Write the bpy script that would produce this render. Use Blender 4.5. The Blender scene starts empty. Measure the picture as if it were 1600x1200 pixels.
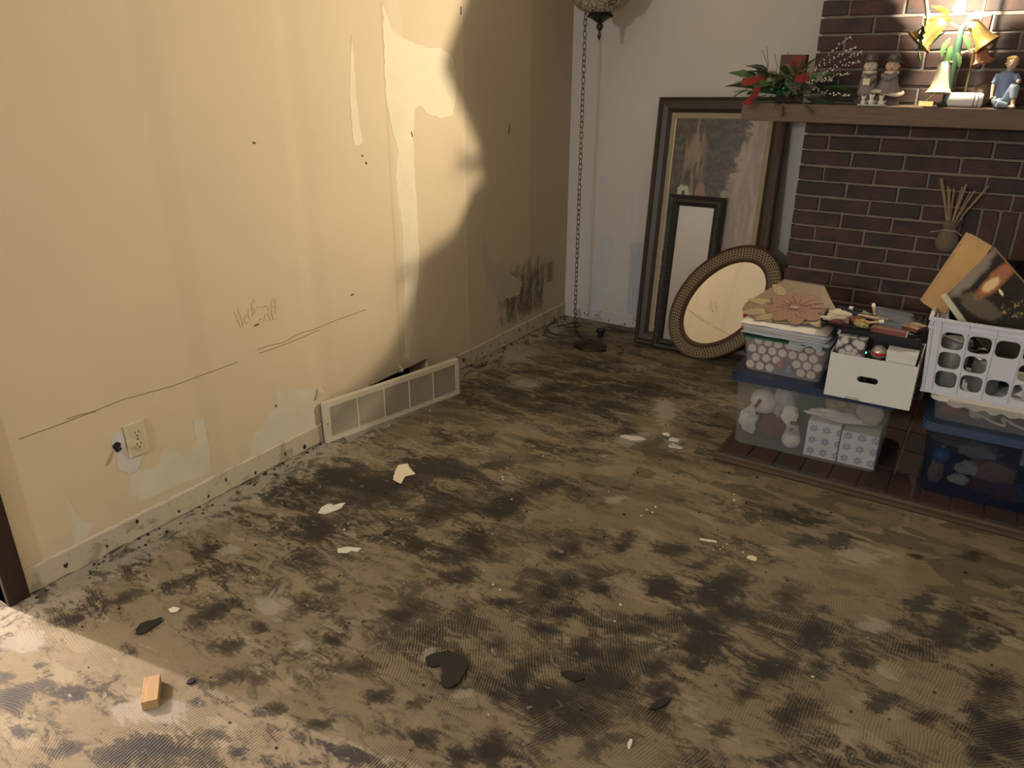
import bpy, bmesh, math, random
from mathutils import Vector, Matrix, Euler, noise
random.seed(7)
S = bpy.context.scene
C = S.collection
PI = math.pi
# ---------------------------------------------------------------- camera
cam = bpy.data.cameras.new('camera'); camo = bpy.data.objects.new('camera', cam); C.objects.link(camo)
cam.sensor_width = 36; cam.lens = 1179.6/1600*36; cam.clip_start = .05
YAW, PIT, ROL = 0.5657, 0.3951, 0.0032
f0 = Vector((-math.sin(YAW), math.cos(YAW), 0)); r0 = Vector((math.cos(YAW), math.sin(YAW), 0)); u0 = Vector((0,0,1))
Fv = f0*math.cos(PIT)-u0*math.sin(PIT); Uv = u0*math.cos(PIT)+f0*math.sin(PIT)
Rv = r0*math.cos(ROL)+Uv*math.sin(ROL); Uv = Uv*math.cos(ROL)-r0*math.sin(ROL)
M = Matrix((Rv, Uv, -Fv)).transposed().to_4x4(); M.translation = Vector((2.1819,-4.0556,1.4387))
camo.matrix_world = M
S.camera = camo
# ---------------------------------------------------------------- world, exposure
w = bpy.data.worlds.new('world'); S.world = w; w.use_nodes = True
w.node_tree.nodes['Background'].inputs[0].default_value = (.9,.85,.78,1)
w.node_tree.nodes['Background'].inputs[1].default_value = .02
S.view_settings.view_transform = 'Standard'; S.view_settings.look = 'None'
S.view_settings.exposure = 0.0; S.view_settings.gamma = 1; S.view_settings.use_curve_mapping = False
S.cycles.max_bounces = 8; S.cycles.transparent_max_bounces = 16
S.cycles.sample_clamp_indirect = 3.0
# ---------------------------------------------------------------- lamps of the place, plus one added overhead fill
def light(name, kind, loc, power, col, size=.1, aim=None, spot=None, blend=.5):
    l = bpy.data.lights.new(name, kind); l.energy = power; l.color = col
    if kind == 'AREA': l.shape = 'DISK'; l.size = size
    else: l.shadow_soft_size = size
    if spot: l.spot_size = math.radians(spot); l.spot_blend = blend
    o = bpy.data.objects.new(name, l); C.objects.link(o); o.location = loc
    if aim is not None: o.rotation_euler = (Vector(aim)-Vector(loc)).to_track_quat('-Z','Y').to_euler()
    return o
LAMP = (1.90,-.49,1.66)
light('mantel_lamp_beam','SPOT',LAMP,265,(1.0,.83,.60),.003,aim=(0,-1.75,1.7),spot=106,blend=1.0)
light('mantel_lamp_glow','POINT',LAMP,30,(1.0,.84,.60),.012)
light('kitchen_ceiling_lamp','POINT',(.85,-6.6,1.86),150,(.93,.95,1.0),.03)
light('next_room_lamp','POINT',(-2.0,-3.655,1.75),560,(1.0,.84,.76),.022)
light('ceiling_fill_light','AREA',(2.4,-3.6,2.40),7,(1.0,.90,.70),.5,aim=(2.4,-3.6,0))  # soft fill added overhead to light the floor, no fixture here

# ---------------------------------------------------------------- material helpers
def nt(name):
    m = bpy.data.materials.new(name); m.use_nodes = True
    t = m.node_tree; b = t.nodes['Principled BSDF']; return m, t, b
def N(t, kind, **kw):
    n = t.nodes.new('ShaderNode'+kind)
    for k, v in kw.items():
        if k.startswith('i_'):
            key = k[2:]; key = int(key) if key.isdigit() else key.replace('_',' ')
            n.inputs[key].default_value = v
        else: setattr(n, k, v)
    return n
def L(t, a, b): t.links.new(a, b)
def math_(t, op, a, b=None, c=None, clamp=False):
    n = t.nodes.new('ShaderNodeMath'); n.operation = op; n.use_clamp = clamp
    for i, v in enumerate((a,b,c)):
        if v is None: continue
        if isinstance(v, (int,float)): n.inputs[i].default_value = v
        else: L(t, v, n.inputs[i])
    return n.outputs[0]
def mix(t, fac, a, b, mode='MIX'):
    n = t.nodes.new('ShaderNodeMix'); n.data_type = 'RGBA'; n.blend_type = mode
    for i, v in ((0,fac),(6,a),(7,b)):
        if isinstance(v, (int,float)): n.inputs[i].default_value = v
        elif isinstance(v, tuple): n.inputs[i].default_value = v if len(v)==4 else v+(1,)
        else: L(t, v, n.inputs[i])
    return n.outputs[2]
def smooth(t, v, lo, hi):
    n = t.nodes.new('ShaderNodeMapRange'); n.interpolation_type = 'SMOOTHSTEP'
    L(t, v, n.inputs[0]); n.inputs[1].default_value = lo; n.inputs[2].default_value = hi; return n.outputs[0]
def noise_(t, vec, scale, detail=4, rough=.55, dist=0):
    n = N(t,'TexNoise'); n.inputs['Scale'].default_value = scale; n.inputs['Detail'].default_value = detail
    n.inputs['Roughness'].default_value = rough; n.inputs['Distortion'].default_value = dist
    if vec is not None: L(t, vec, n.inputs['Vector'])
    return n.outputs['Fac']
def objco(t): return N(t,'TexCoord').outputs['Object']
def bump(t, b, h, strength=.3, dist=.002):
    n = N(t,'Bump'); n.inputs['Strength'].default_value = strength; n.inputs['Distance'].default_value = dist
    L(t, h, n.inputs['Height']); L(t, n.outputs[0], b.inputs['Normal'])
def sc(v, k): return tuple(max(0,min(1,x*k)) for x in v[:3])
def plain(name, col, rough=.6, metal=0, var=.15, scale=30, bmp=0, stretch=None, spec=None, emit=None, coat=0):
    m, t, b = nt(name)
    co = objco(t)
    if stretch:
        mp = N(t,'Mapping'); L(t, co, mp.inputs[0]); mp.inputs['Scale'].default_value = stretch; co = mp.outputs[0]
    n = noise_(t, co, scale, 5)
    c = mix(t, n, sc(col,1-var*1.3), sc(col,1+var)); L(t, c, b.inputs['Base Color'])
    b.inputs['Roughness'].default_value = rough; b.inputs['Metallic'].default_value = metal
    if spec is not None: b.inputs['Specular IOR Level'].default_value = spec
    if bmp: bump(t, b, n, bmp, .003)
    if emit: b.inputs['Emission Color'].default_value = emit[:3]+(1,); b.inputs['Emission Strength'].default_value = emit[3]
    if coat: b.inputs['Coat Weight'].default_value = coat
    return m
def clear(name, col, alpha, rough=.15):
    m, t, b = nt(name)
    n = noise_(t, objco(t), 9, 3)
    L(t, math_(t,'ADD',math_(t,'MULTIPLY',n,.12),alpha-.06,clamp=True), b.inputs['Alpha'])
    b.inputs['Base Color'].default_value = col+(1,); b.inputs['Roughness'].default_value = rough
    return m
# ---------------------------------------------------------------- mesh helpers
def box(bm, x0,x1,y0,y1,z0,z1, bev=0):
    v = [bm.verts.new(p) for p in ((x0,y0,z0),(x1,y0,z0),(x1,y1,z0),(x0,y1,z0),(x0,y0,z1),(x1,y0,z1),(x1,y1,z1),(x0,y1,z1))]
    fs = [bm.faces.new([v[i] for i in q]) for q in ((3,2,1,0),(4,5,6,7),(0,1,5,4),(1,2,6,5),(2,3,7,6),(3,0,4,7))]
    if bev:
        es = list({e for f in fs for e in f.edges}); bmesh.ops.bevel(bm, geom=es, offset=bev, segments=2, affect='EDGES', profile=.6)
    return v
def taper(bm, x0,x1,y0,y1,z0,z1, inset=0, r=.02, seg=4, top=True, bottom=True, wall=None):
    """rounded-corner tub: rectangle at z1, inset smaller at z0"""
    def ring(z, ins, dx=0):
        pts=[]
        for cx,cy,a0 in ((x1-ins-r,y1-ins-r,0),(x0+ins+r,y1-ins-r,90),(x0+ins+r,y0+ins+r,180),(x1-ins-r,y0+ins+r,270)):
            for k in range(seg+1):
                a=math.radians(a0+90*k/seg); rr=max(r-dx,.001); pts.append(bm.verts.new((cx+rr*math.cos(a),cy+rr*math.sin(a),z)))
        return pts
    a=ring(z0,inset); b=ring(z1,0); n=len(a)
    for i in range(n): bm.faces.new((a[i],a[(i+1)%n],b[(i+1)%n],b[i]))
    if bottom: bm.faces.new(a[::-1])
    if wall:
        c=ring(z1,0,wall); d=ring(z0+wall,inset,wall)
        for i in range(n):
            bm.faces.new((b[i],b[(i+1)%n],c[(i+1)%n],c[i])); bm.faces.new((c[i],c[(i+1)%n],d[(i+1)%n],d[i]))
        bm.faces.new(d)
    elif top: bm.faces.new(b)
def lathe(bm, prof, seg=24, mat=None, cap=True):
    rings=[]
    for r,z in prof:
        if r<1e-5: rings.append([bm.verts.new((0,0,z))])
        else: rings.append([bm.verts.new((r*math.cos(2*PI*k/seg),r*math.sin(2*PI*k/seg),z)) for k in range(seg)])
    for a,b in zip(rings,rings[1:]):
        for k in range(seg):
            k2=(k+1)%seg
            if len(a)==1 and len(b)==1: continue
            if len(a)==1: bm.faces.new((a[0],b[k2],b[k]))
            elif len(b)==1: bm.faces.new((a[k],a[k2],b[0]))
            else: bm.faces.new((a[k],a[k2],b[k2],b[k]))
    if cap:
        if len(rings[0])>1: bm.faces.new(rings[0][::-1])
        if len(rings[-1])>1: bm.faces.new(rings[-1])
    if mat is not None: bmesh.ops.transform(bm, matrix=mat, verts=[v for r in rings for v in r])
    return [v for r in rings for v in r]
def tube(bm, pts, r, seg=6, closed=False, taperto=None):
    pts=[Vector(p) for p in pts]; n=len(pts); rings=[]
    up=None
    for i,p in enumerate(pts):
        d=(pts[(i+1)%n]-pts[i-1]) if closed else (pts[min(i+1,n-1)]-pts[max(i-1,0)])
        if d.length<1e-9: d=Vector((0,0,1))
        d.normalize()
        if up is None: up = d.orthogonal().normalized()
        s=d.cross(up)
        if s.length<1e-6: s=d.orthogonal()
        s.normalize(); up=s.cross(d).normalized()
        rr=r if taperto is None else r+(taperto-r)*i/(n-1)
        rings.append([bm.verts.new(p+(s*math.cos(2*PI*k/seg)+up*math.sin(2*PI*k/seg))*rr) for k in range(seg)])
    for i in range(n if closed else n-1):
        a,b=rings[i],rings[(i+1)%n]
        for k in range(seg): bm.faces.new((a[k],a[(k+1)%seg],b[(k+1)%seg],b[k]))
    if not closed: bm.faces.new(rings[0][::-1]); bm.faces.new(rings[-1])
    return [v for q in rings for v in q]
def cyl(bm, a, b, r, r2=None, seg=12): return tube(bm,[a,b],r,seg,taperto=r2 if r2 is not None else r)
def ball(bm, c, r, sx=1,sy=1,sz=1, sub=2, rot=None):
    g=bmesh.ops.create_icosphere(bm, subdivisions=sub, radius=r)
    m=Matrix.Translation(Vector(c))@((rot or Matrix.Identity(4)))@Matrix.Diagonal((sx,sy,sz,1)); bmesh.ops.transform(bm,matrix=m,verts=g['verts']); return g['verts']
def prism(bm, pts, thick, axis='x', off=0):
    """polygon (a,b) extruded along axis from off to off+thick"""
    def P(a,b,t):
        return (t,a,b) if axis=='x' else ((a,t,b) if axis=='y' else (a,b,t))
    bot=[bm.verts.new(P(a,b,off)) for a,b in pts]; top=[bm.verts.new(P(a,b,off+thick)) for a,b in pts]
    n=len(pts)
    for i in range(n): bm.faces.new((bot[i],bot[(i+1)%n],top[(i+1)%n],top[i]))
    bm.faces.new(bot[::-1]); bm.faces.new(top)
def mesh_of(bm, name, m, smooth=False, tri=False):
    bmesh.ops.recalc_face_normals(bm, faces=bm.faces[:])
    me=bpy.data.meshes.new(name); bm.to_mesh(me); bm.free()
    if m is not None: me.materials.append(m)
    if smooth:
        for p in me.polygons: p.use_smooth=True
        try: me.set_sharp_from_angle(angle=math.radians(40))
        except Exception: pass
    return me
def link(name, me, parent=None, loc=None, rot=None):
    o=bpy.data.objects.new(name, me); C.objects.link(o)
    if parent is not None: o.parent=parent
    if loc is not None: o.location=loc
    if rot is not None: o.rotation_euler=rot
    return o
def obj(name, bm, m, parent=None, smooth=False, loc=None, rot=None):
    return link(name, mesh_of(bm,name,m,smooth), parent, loc, rot)
def tag(o, label=None, cat=None, group=None, kind=None):
    if label: o['label']=label
    if cat: o['category']=cat
    if group: o['group']=group
    if kind: o['kind']=kind
    return o
def thing(name, label, cat, loc=(0,0,0), rot=(0,0,0), group=None):
    o=bpy.data.objects.new(name,None); C.objects.link(o); o.location=loc; o.rotation_euler=rot; o.empty_display_size=.05
    return tag(o,label,cat,group)
def B(): return bmesh.new()
def one(fn, *a, **k):
    bm=B(); fn(bm,*a,**k); return bm
def jag(pts, amp=.006, step=.02, seed=0, closed=True):
    rnd=random.Random(seed); out=[]; n=len(pts)
    for i in range(n if closed else n-1):
        a=Vector(pts[i]); b=Vector(pts[(i+1)%n]); k=max(1,int((b-a).length/step))
        for j in range(k):
            p=a.lerp(b,j/k)
            if j: p+=Vector((rnd.uniform(-amp,amp),rnd.uniform(-amp,amp)))
            out.append((p.x,p.y))
    return out
def cells(bm, xs, ys, solid, place):
    """a wall of grid cells, thick slab with real openings; place(u,v,t) -> xyz, t in 0..1"""
    nx,ny=len(xs)-1,len(ys)-1; cache={}
    def V(i,j,t):
        k=(i,j,t)
        if k not in cache: cache[k]=bm.verts.new(place(xs[i],ys[j],t))
        return cache[k]
    for i in range(nx):
        for j in range(ny):
            if not solid(i,j): continue
            bm.faces.new((V(i,j,0),V(i+1,j,0),V(i+1,j+1,0),V(i,j+1,0)))
            bm.faces.new((V(i,j,1),V(i,j+1,1),V(i+1,j+1,1),V(i+1,j,1)))
            for di,dj,a,b in ((-1,0,(i,j),(i,j+1)),(1,0,(i+1,j),(i+1,j+1)),(0,-1,(i,j),(i+1,j)),(0,1,(i,j+1),(i+1,j+1))):
                ii,jj=i+di,j+dj
                if not (0<=ii<nx and 0<=jj<ny and solid(ii,jj)):
                    bm.faces.new((V(*a,0),V(*b,0),V(*b,1),V(*a,1)))
def holed(bm,outer,holes,th,place):
    es=[]
    for loop in [outer]+holes:
        vs=[bm.verts.new(place(a,b2)) for a,b2 in loop]; es+=[bm.edges.new((vs[i],vs[(i+1)%len(vs)])) for i in range(len(vs))]
    r=bmesh.ops.triangle_fill(bm,use_beauty=True,use_dissolve=False,edges=es)
    fs=[g for g in r['geom'] if isinstance(g,bmesh.types.BMFace)]
    ex=bmesh.ops.extrude_face_region(bm,geom=fs); bmesh.ops.translate(bm,vec=th,verts=[g for g in ex['geom'] if isinstance(g,bmesh.types.BMVert)])
def cloth(bm, nx, ny, fn, thick=0):
    g=[[bm.verts.new(fn(i/nx,j/ny)) for i in range(nx+1)] for j in range(ny+1)]
    for j in range(ny):
        for i in range(nx): bm.faces.new((g[j][i],g[j][i+1],g[j+1][i+1],g[j+1][i]))
    if thick:
        r=bmesh.ops.solidify(bm, geom=bm.faces[:], thickness=thick)
def remesh(o, voxel=.004, smooth=2):
    m=o.modifiers.new('remesh','REMESH'); m.mode='VOXEL'; m.voxel_size=voxel; m.use_smooth_shade=True
    if smooth:
        s=o.modifiers.new('smooth','SMOOTH'); s.iterations=smooth; s.factor=.6
    return o
# stain positions on the floor and torn shapes on the walls, in metres
DARK=[(0.39,-3.49,0.023,0.054,0.034,-0.01,1.0),(0.281,-3.482,0.025,0.016,0.019,-0.009,1.0),(0.326,-3.408,0.021,0.014,0.019,-0.009,1.0),(0.481,-3.428,0.024,0.026,0.027,-0.012,1.0),(0.379,-3.414,0.014,0.009,0.011,-0.006,1.0),(0.614,-3.43,0.018,0.012,0.026,-0.015,1.0),(0.512,-3.56,0.02,0.013,0.023,-0.012,1.0),(0.645,-3.52,0.013,0.024,0.025,-0.008,1.0),(0.75,-3.47,0.049,0.032,0.026,-0.016,1.0),(0.814,-3.412,0.056,0.017,0.013,-0.012,1.0),(0.619,-3.372,0.016,0.01,0.017,-0.011,1.0),(0.766,-3.283,0.018,0.012,0.014,-0.01,1.0),(0.974,-3.32,0.018,0.012,0.017,-0.014,1.0),(0.889,-3.319,0.02,0.013,0.015,-0.012,1.0),(0.424,-3.179,0.008,0.035,0.022,-0.008,1.0),(0.521,-3.059,0.023,0.054,0.027,-0.013,1.0),(0.214,-3.288,0.03,0.019,0.021,-0.012,1.0),(0.784,-3.173,0.035,0.05,0.029,-0.016,1.0),(0.837,-3.152,0.041,0.026,0.026,-0.022,1.0),(0.694,-3.014,0.023,0.014,0.025,-0.021,1.0),(0.485,-3.258,0.02,0.013,0.018,-0.012,1.0),(0.437,-3.266,0.029,0.018,0.018,-0.012,1.0),(1.231,-2.992,0.023,0.015,0.012,-0.016,1.0),(1.405,-2.77,0.028,0.018,0.016,-0.026,1.0),(1.409,-2.708,0.035,0.023,0.012,-0.02,1.0),(1.284,-2.717,0.017,0.011,0.008,-0.013,1.0),(1.397,-2.871,0.016,0.01,0.01,-0.015,1.0),(1.361,-2.593,0.042,0.027,0.016,-0.026,1.0),(1.494,-2.611,0.032,0.02,0.014,-0.025,1.0),(1.484,-2.553,0.022,0.014,0.012,-0.023,1.0),(1.575,-2.71,0.068,0.044,0.03,-0.059,1.0),(1.479,-2.794,0.04,0.026,0.02,-0.036,1.0),(1.588,-2.559,0.041,0.026,0.014,-0.03,1.0),(1.672,-2.567,0.028,0.018,0.013,-0.031,1.0),(1.73,-2.633,0.022,0.014,0.016,-0.039,1.0),(1.746,-2.707,0.019,0.012,0.008,-0.022,1.0),(1.461,-3.0,0.018,0.012,0.024,-0.036,1.0),(1.425,-3.06,0.018,0.012,0.015,-0.021,1.0),(1.555,-2.899,0.023,0.015,0.011,-0.019,1.0),(1.6,-2.814,0.058,0.037,0.022,-0.042,1.0),(1.698,-2.82,0.038,0.024,0.008,-0.016,1.0),(1.654,-2.876,0.025,0.016,0.012,-0.024,1.0),(1.3,-3.049,0.032,0.02,0.018,-0.023,1.0),(1.733,-2.411,0.027,0.017,0.016,-0.043,1.0),(1.579,-2.406,0.069,0.012,0.006,-0.024,1.0),(1.76,-2.499,0.021,0.013,0.009,-0.027,1.0),(1.738,-2.098,0.042,0.028,0.018,-0.06,1.0),(1.705,-2.208,0.032,0.02,0.014,-0.039,1.0),(1.903,-2.067,0.035,0.022,0.013,-0.054,1.0),(1.785,-2.251,0.044,0.028,0.012,-0.037,1.0),(1.759,-2.365,0.035,0.023,0.02,-0.058,1.0),(1.998,-2.211,0.039,0.024,0.011,-0.052,1.0),(1.934,-2.404,0.049,0.032,0.012,-0.045,1.0),(1.97,-2.362,0.028,0.018,0.011,-0.046,1.0),(1.903,-2.532,0.026,0.017,0.007,-0.025,1.0),(2.015,-2.528,0.034,0.022,0.011,-0.047,1.0),(1.886,-2.674,0.028,0.018,0.01,-0.032,1.0),(2.024,-2.688,0.031,0.019,0.005,-0.018,1.0),(2.01,-2.06,0.016,0.01,0.005,-0.024,1.0),(2.042,-2.334,0.029,0.018,0.009,-0.042,1.0),(2.119,-2.247,0.033,0.01,0.002,-0.031,1.0),(2.192,-2.371,0.037,0.023,0.006,-0.044,1.0),(2.234,-2.122,0.029,-0.001,-0.002,-0.023,1.0),(2.319,-1.975,0.03,0.019,0.006,-0.08,1.0),(2.391,-1.992,0.037,0.023,0.002,-0.04,1.0),(2.429,-2.168,0.04,0.026,0.002,-0.06,1.0),(2.385,-2.281,0.032,-0.024,-0.01,-0.031,1.0),(2.456,-2.315,0.044,0.028,0.001,-0.053,1.0),(2.402,-2.418,0.031,0.02,0.001,-0.03,1.0),(2.34,-1.563,0.052,0.033,0.002,-0.047,1.0),(2.234,-1.893,0.025,0.016,0.004,-0.041,1.0),(1.966,-1.698,0.039,0.025,0.009,-0.046,1.0),(1.854,-1.77,0.039,0.025,0.007,-0.03,1.0),(1.789,-1.652,0.097,0.042,0.009,-0.041,1.0),(2.201,-1.652,0.028,0.018,0.003,-0.023,1.0),(2.296,-2.364,0.026,0.017,0.002,-0.021,1.0),(1.236,-2.235,0.029,0.075,0.023,-0.023,1.0),(1.367,-2.043,0.018,0.011,0.019,-0.041,1.0),(1.373,-2.105,0.017,0.033,0.012,-0.016,1.0),(1.368,-2.282,0.033,0.021,0.02,-0.04,1.0),(1.222,-2.469,0.023,0.015,0.016,-0.025,1.0),(1.275,-2.463,0.032,0.02,0.02,-0.036,1.0),(1.324,-2.356,0.033,0.022,0.018,-0.032,1.0),(1.414,-2.353,0.029,0.019,0.012,-0.024,1.0),(1.209,-2.554,0.044,0.028,0.009,-0.015,1.0),(1.368,-2.495,0.034,0.021,0.012,-0.022,1.0),(1.294,-2.533,0.024,0.015,0.007,-0.012,1.0),(1.57,-2.245,0.042,0.027,0.02,-0.051,1.0),(1.525,-2.042,0.038,0.025,0.013,-0.033,1.0),(1.627,-2.058,0.034,0.022,0.01,-0.028,1.0),(1.587,-2.442,0.042,0.027,0.012,-0.028,1.0),(1.719,-2.319,0.049,0.031,0.013,-0.036,1.0),(0.734,-2.277,0.041,0.072,0.052,-0.05,1.0),(0.97,-2.402,0.069,0.081,0.049,-0.056,1.0),(0.814,-2.481,0.028,0.018,0.023,-0.028,1.0),(0.988,-2.746,0.039,0.058,0.045,-0.039,1.0),(1.026,-2.525,0.05,0.032,0.026,-0.035,1.0),(0.725,-2.788,0.032,0.021,0.017,-0.017,1.0),(0.918,-2.118,0.038,0.064,0.041,-0.046,1.0),(0.964,-1.935,0.04,0.069,0.028,-0.035,1.0),(0.466,-2.564,0.046,0.03,0.05,-0.048,1.0),(0.259,-2.298,0.055,0.111,0.077,-0.06,1.0),(0.439,-2.257,0.072,0.096,0.083,-0.078,1.0),(0.544,-2.032,0.077,0.103,0.051,-0.055,1.0),(0.725,-1.885,0.064,0.084,0.031,-0.04,1.0),(0.078,-2.929,0.011,0.037,0.029,-0.013,1.0),(0.016,-2.739,0.005,0.057,0.024,-0.011,1.0),(0.052,-3.109,0.006,0.054,0.024,-0.008,1.0),(0.251,-3.128,0.016,0.047,0.024,-0.01,1.0),(0.327,-2.989,0.025,0.068,0.031,-0.014,1.0),(0.104,-2.472,0.038,0.142,0.049,-0.031,1.0),(0.267,-2.85,0.012,0.037,0.026,-0.014,1.0),(0.682,-3.106,0.029,0.019,0.02,-0.016,1.0),(1.03,-2.981,0.042,0.027,0.018,-0.02,1.0),(0.897,-2.939,0.029,0.019,0.014,-0.014,1.0),(1.138,-3.028,0.026,0.017,0.013,-0.015,1.0),(1.076,-3.161,0.032,0.02,0.014,-0.014,1.0),(0.956,-3.192,0.026,0.017,0.015,-0.014,1.0),(1.216,-3.18,0.036,0.024,0.012,-0.012,1.0)]
SOFT=[(0.637,-1.042,0.444,0.287,0.122,-0.23,0.45),(0.989,-1.081,0.173,0.111,0.055,-0.127,0.35),(0.417,-1.276,0.154,0.099,0.079,-0.124,0.5),(1.258,-1.069,0.084,0.053,0.044,-0.123,0.5),(0.564,-2.284,0.222,0.285,0.176,-0.172,0.45),(1.838,-2.211,0.17,0.109,0.057,-0.201,0.25),(1.582,-2.718,0.19,0.122,0.071,-0.14,0.3),(0.578,-2.809,0.148,0.176,0.126,-0.094,0.25),(0.378,-3.301,0.046,0.111,0.066,-0.024,-0.6),(0.576,-3.245,0.085,0.055,0.029,-0.019,-0.5),(2.129,-1.611,0.213,0.137,0.017,-0.133,-0.7),(2.119,-1.819,0.15,0.096,0.012,-0.084,-0.6),(2.314,-1.616,0.103,0.066,0.004,-0.056,-0.3),(1.48,-1.939,0.109,0.07,0.035,-0.088,-0.5),(1.143,-2.087,0.111,0.072,0.022,-0.041,-0.5),(1.468,-2.364,0.095,0.061,0.015,-0.031,-0.5),(1.253,-3.135,0.062,0.04,0.016,-0.019,-0.5),(2.13,-2.486,0.064,0.041,0.014,-0.078,-0.6),(2.1,-2.042,0.062,0.04,0.014,-0.086,-0.4),(1.209,-1.585,0.169,0.109,0.044,-0.102,-0.4),(1.825,-2.511,0.042,0.027,0.011,-0.032,-0.4),(0.494,-3.227,0.101,0.065,0.03,-0.02,-0.5),(1.13,-2.396,0.051,0.101,0.018,-0.018,-0.4),(1.784,-1.446,0.1,0.065,0.016,-0.069,-0.3),(0.725,-3.363,0.117,0.074,0.051,-0.035,-0.35),(2.282,-2.218,0.083,0.053,0.009,-0.095,-0.5)]
GREY=[(0.319,-2.817,0.038,0.025,0.034,-0.027,1.0),(0.642,-2.928,0.044,0.028,0.039,-0.034,1.0),(1.085,-1.368,0.062,0.083,0.025,-0.046,1.0),(1.255,-1.293,0.045,0.029,0.013,-0.034,1.0),(2.044,-1.749,0.086,0.055,0.007,-0.044,1.0),(1.155,-2.846,0.009,0.032,0.027,-0.016,1.0),(1.316,-2.901,0.032,0.021,0.012,-0.017,1.0),(0.113,-0.799,0.1,0.17,0.079,-0.108,1.0),(0.037,-2.675,0.0,0.149,0.032,-0.015,1.0),(0.023,-1.905,0.018,0.25,0.039,-0.029,1.0),(0.105,-1.61,0.02,0.24,0.035,-0.031,1.0),(0.027,-2.437,0.003,0.14,0.035,-0.018,1.0),(0.029,-2.872,0.0,0.087,0.023,-0.009,1.0),(0.386,-1.108,0.08,0.051,0.03,-0.049,1.0),(1.088,-1.018,0.049,0.032,0.064,-0.159,1.0),(1.228,-1.857,0.039,0.025,0.015,-0.032,1.0),(0.842,-3.004,0.023,0.015,0.018,-0.017,1.0),(2.13,-2.071,0.038,0.024,0.005,-0.028,1.0),(2.188,-2.252,0.043,0.0,-0.001,-0.015,1.0),(0.193,-3.39,0.02,0.054,0.058,-0.018,1.0),(0.694,-3.36,0.105,0.067,0.044,-0.029,1.0)]
T1=[(-1.568,1.673),(-1.536,1.619),(-1.52,1.578),(-1.412,1.542),(-1.278,1.521),(-1.198,1.523),(-1.13,1.49),(-1.099,1.433),(-1.104,1.326),(-1.127,1.245),(-1.213,1.235),(-1.295,1.252),(-1.367,1.294),(-1.398,1.282),(-1.419,1.167),(-1.45,1.05),(-1.414,0.937),(-1.458,0.943),(-1.502,1.029),(-1.52,1.122),(-1.552,1.213),(-1.577,1.337),(-1.573,1.503)]
T1b=[(-1.52,1.122),(-1.419,1.167),(-1.417,1.02),(-1.412,0.853),(-1.412,0.651),(-1.45,0.449),(-1.516,0.185),(-1.543,0.194),(-1.526,0.527),(-1.52,0.814),(-1.546,1.007)]
T2=[(-1.751,1.555),(-1.746,1.478),(-1.75,1.341),(-1.741,1.224),(-1.729,1.17),(-1.756,1.157),(-1.78,1.164),(-1.785,1.214),(-1.785,1.342),(-1.766,1.477)]
T3=[(-2.309,0.315),(-2.275,0.289),(-2.227,0.291),(-2.181,0.263),(-2.132,0.249),(-2.096,0.258),(-2.1,0.175),(-2.127,0.156),(-2.121,0.014),(-2.459,0.003),(-2.445,0.147),(-2.417,0.175),(-2.387,0.171),(-2.357,0.204),(-2.316,0.229),(-2.302,0.278)]
T4=[(-2.666,0.327),(-2.623,0.31),(-2.621,0.222),(-2.627,0.109),(-2.679,0.12),(-2.666,0.216),(-2.663,0.289)]
T5=[(-2.913,0.22),(-2.878,0.227),(-2.835,0.207),(-2.805,0.241),(-2.772,0.263),(-2.734,0.234),(-2.717,0.189),(-2.685,0.225),(-2.638,0.229),(-2.627,0.109),(-2.83,0.114),(-2.903,0.126),(-2.926,0.155)]
T5g=[(-2.949,0.385),(-2.911,0.387),(-2.9,0.284),(-2.856,0.276),(-2.888,0.231),(-2.921,0.235),(-2.948,0.26),(-2.949,0.328)]
T6=[(-3.12,0.264),(-3.117,0.173),(-3.125,0.085),(-3.09,0.088),(-3.056,0.121),(-3.078,0.14),(-3.101,0.175),(-3.111,0.237)]
T7=[(-0.897,0.667),(-0.841,0.541),(-0.799,0.482),(-0.719,0.5),(-0.688,0.441),(-0.623,0.392),(-0.522,0.333),(-0.541,0.263),(-0.752,0.277),(-0.873,0.377),(-0.917,0.555)]
B1=[(0.233,0.515),(0.296,0.522),(0.31,0.418),(0.296,0.299),(0.263,0.195),(0.266,0.078),(0.178,0.064),(0.183,0.243),(0.199,0.364)]
B2=[(0.195,0.835),(0.222,0.873),(0.265,0.833)]
B3=[(0.423,0.507),(0.498,0.523),(0.508,0.291),(0.514,0.036),(0.43,0.041),(0.425,0.24)]
B4=[(0.403,0.797),(0.419,0.798),(0.426,0.637),(0.416,0.617)]
CRACKS=[[(-3.198,0.477),(-3.053,0.477),(-2.891,0.483),(-2.714,0.468),(-2.45,0.469)],[(-3.064,0.485),(-3.023,0.484),(-2.975,0.476)],[(-2.361,0.486),(-2.313,0.489),(-2.247,0.479),(-2.149,0.492),(-2.093,0.487),(-1.959,0.493),(-1.781,0.491)],[(-2.355,0.471),(-2.217,0.47),(-2.05,0.477)]]
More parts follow.
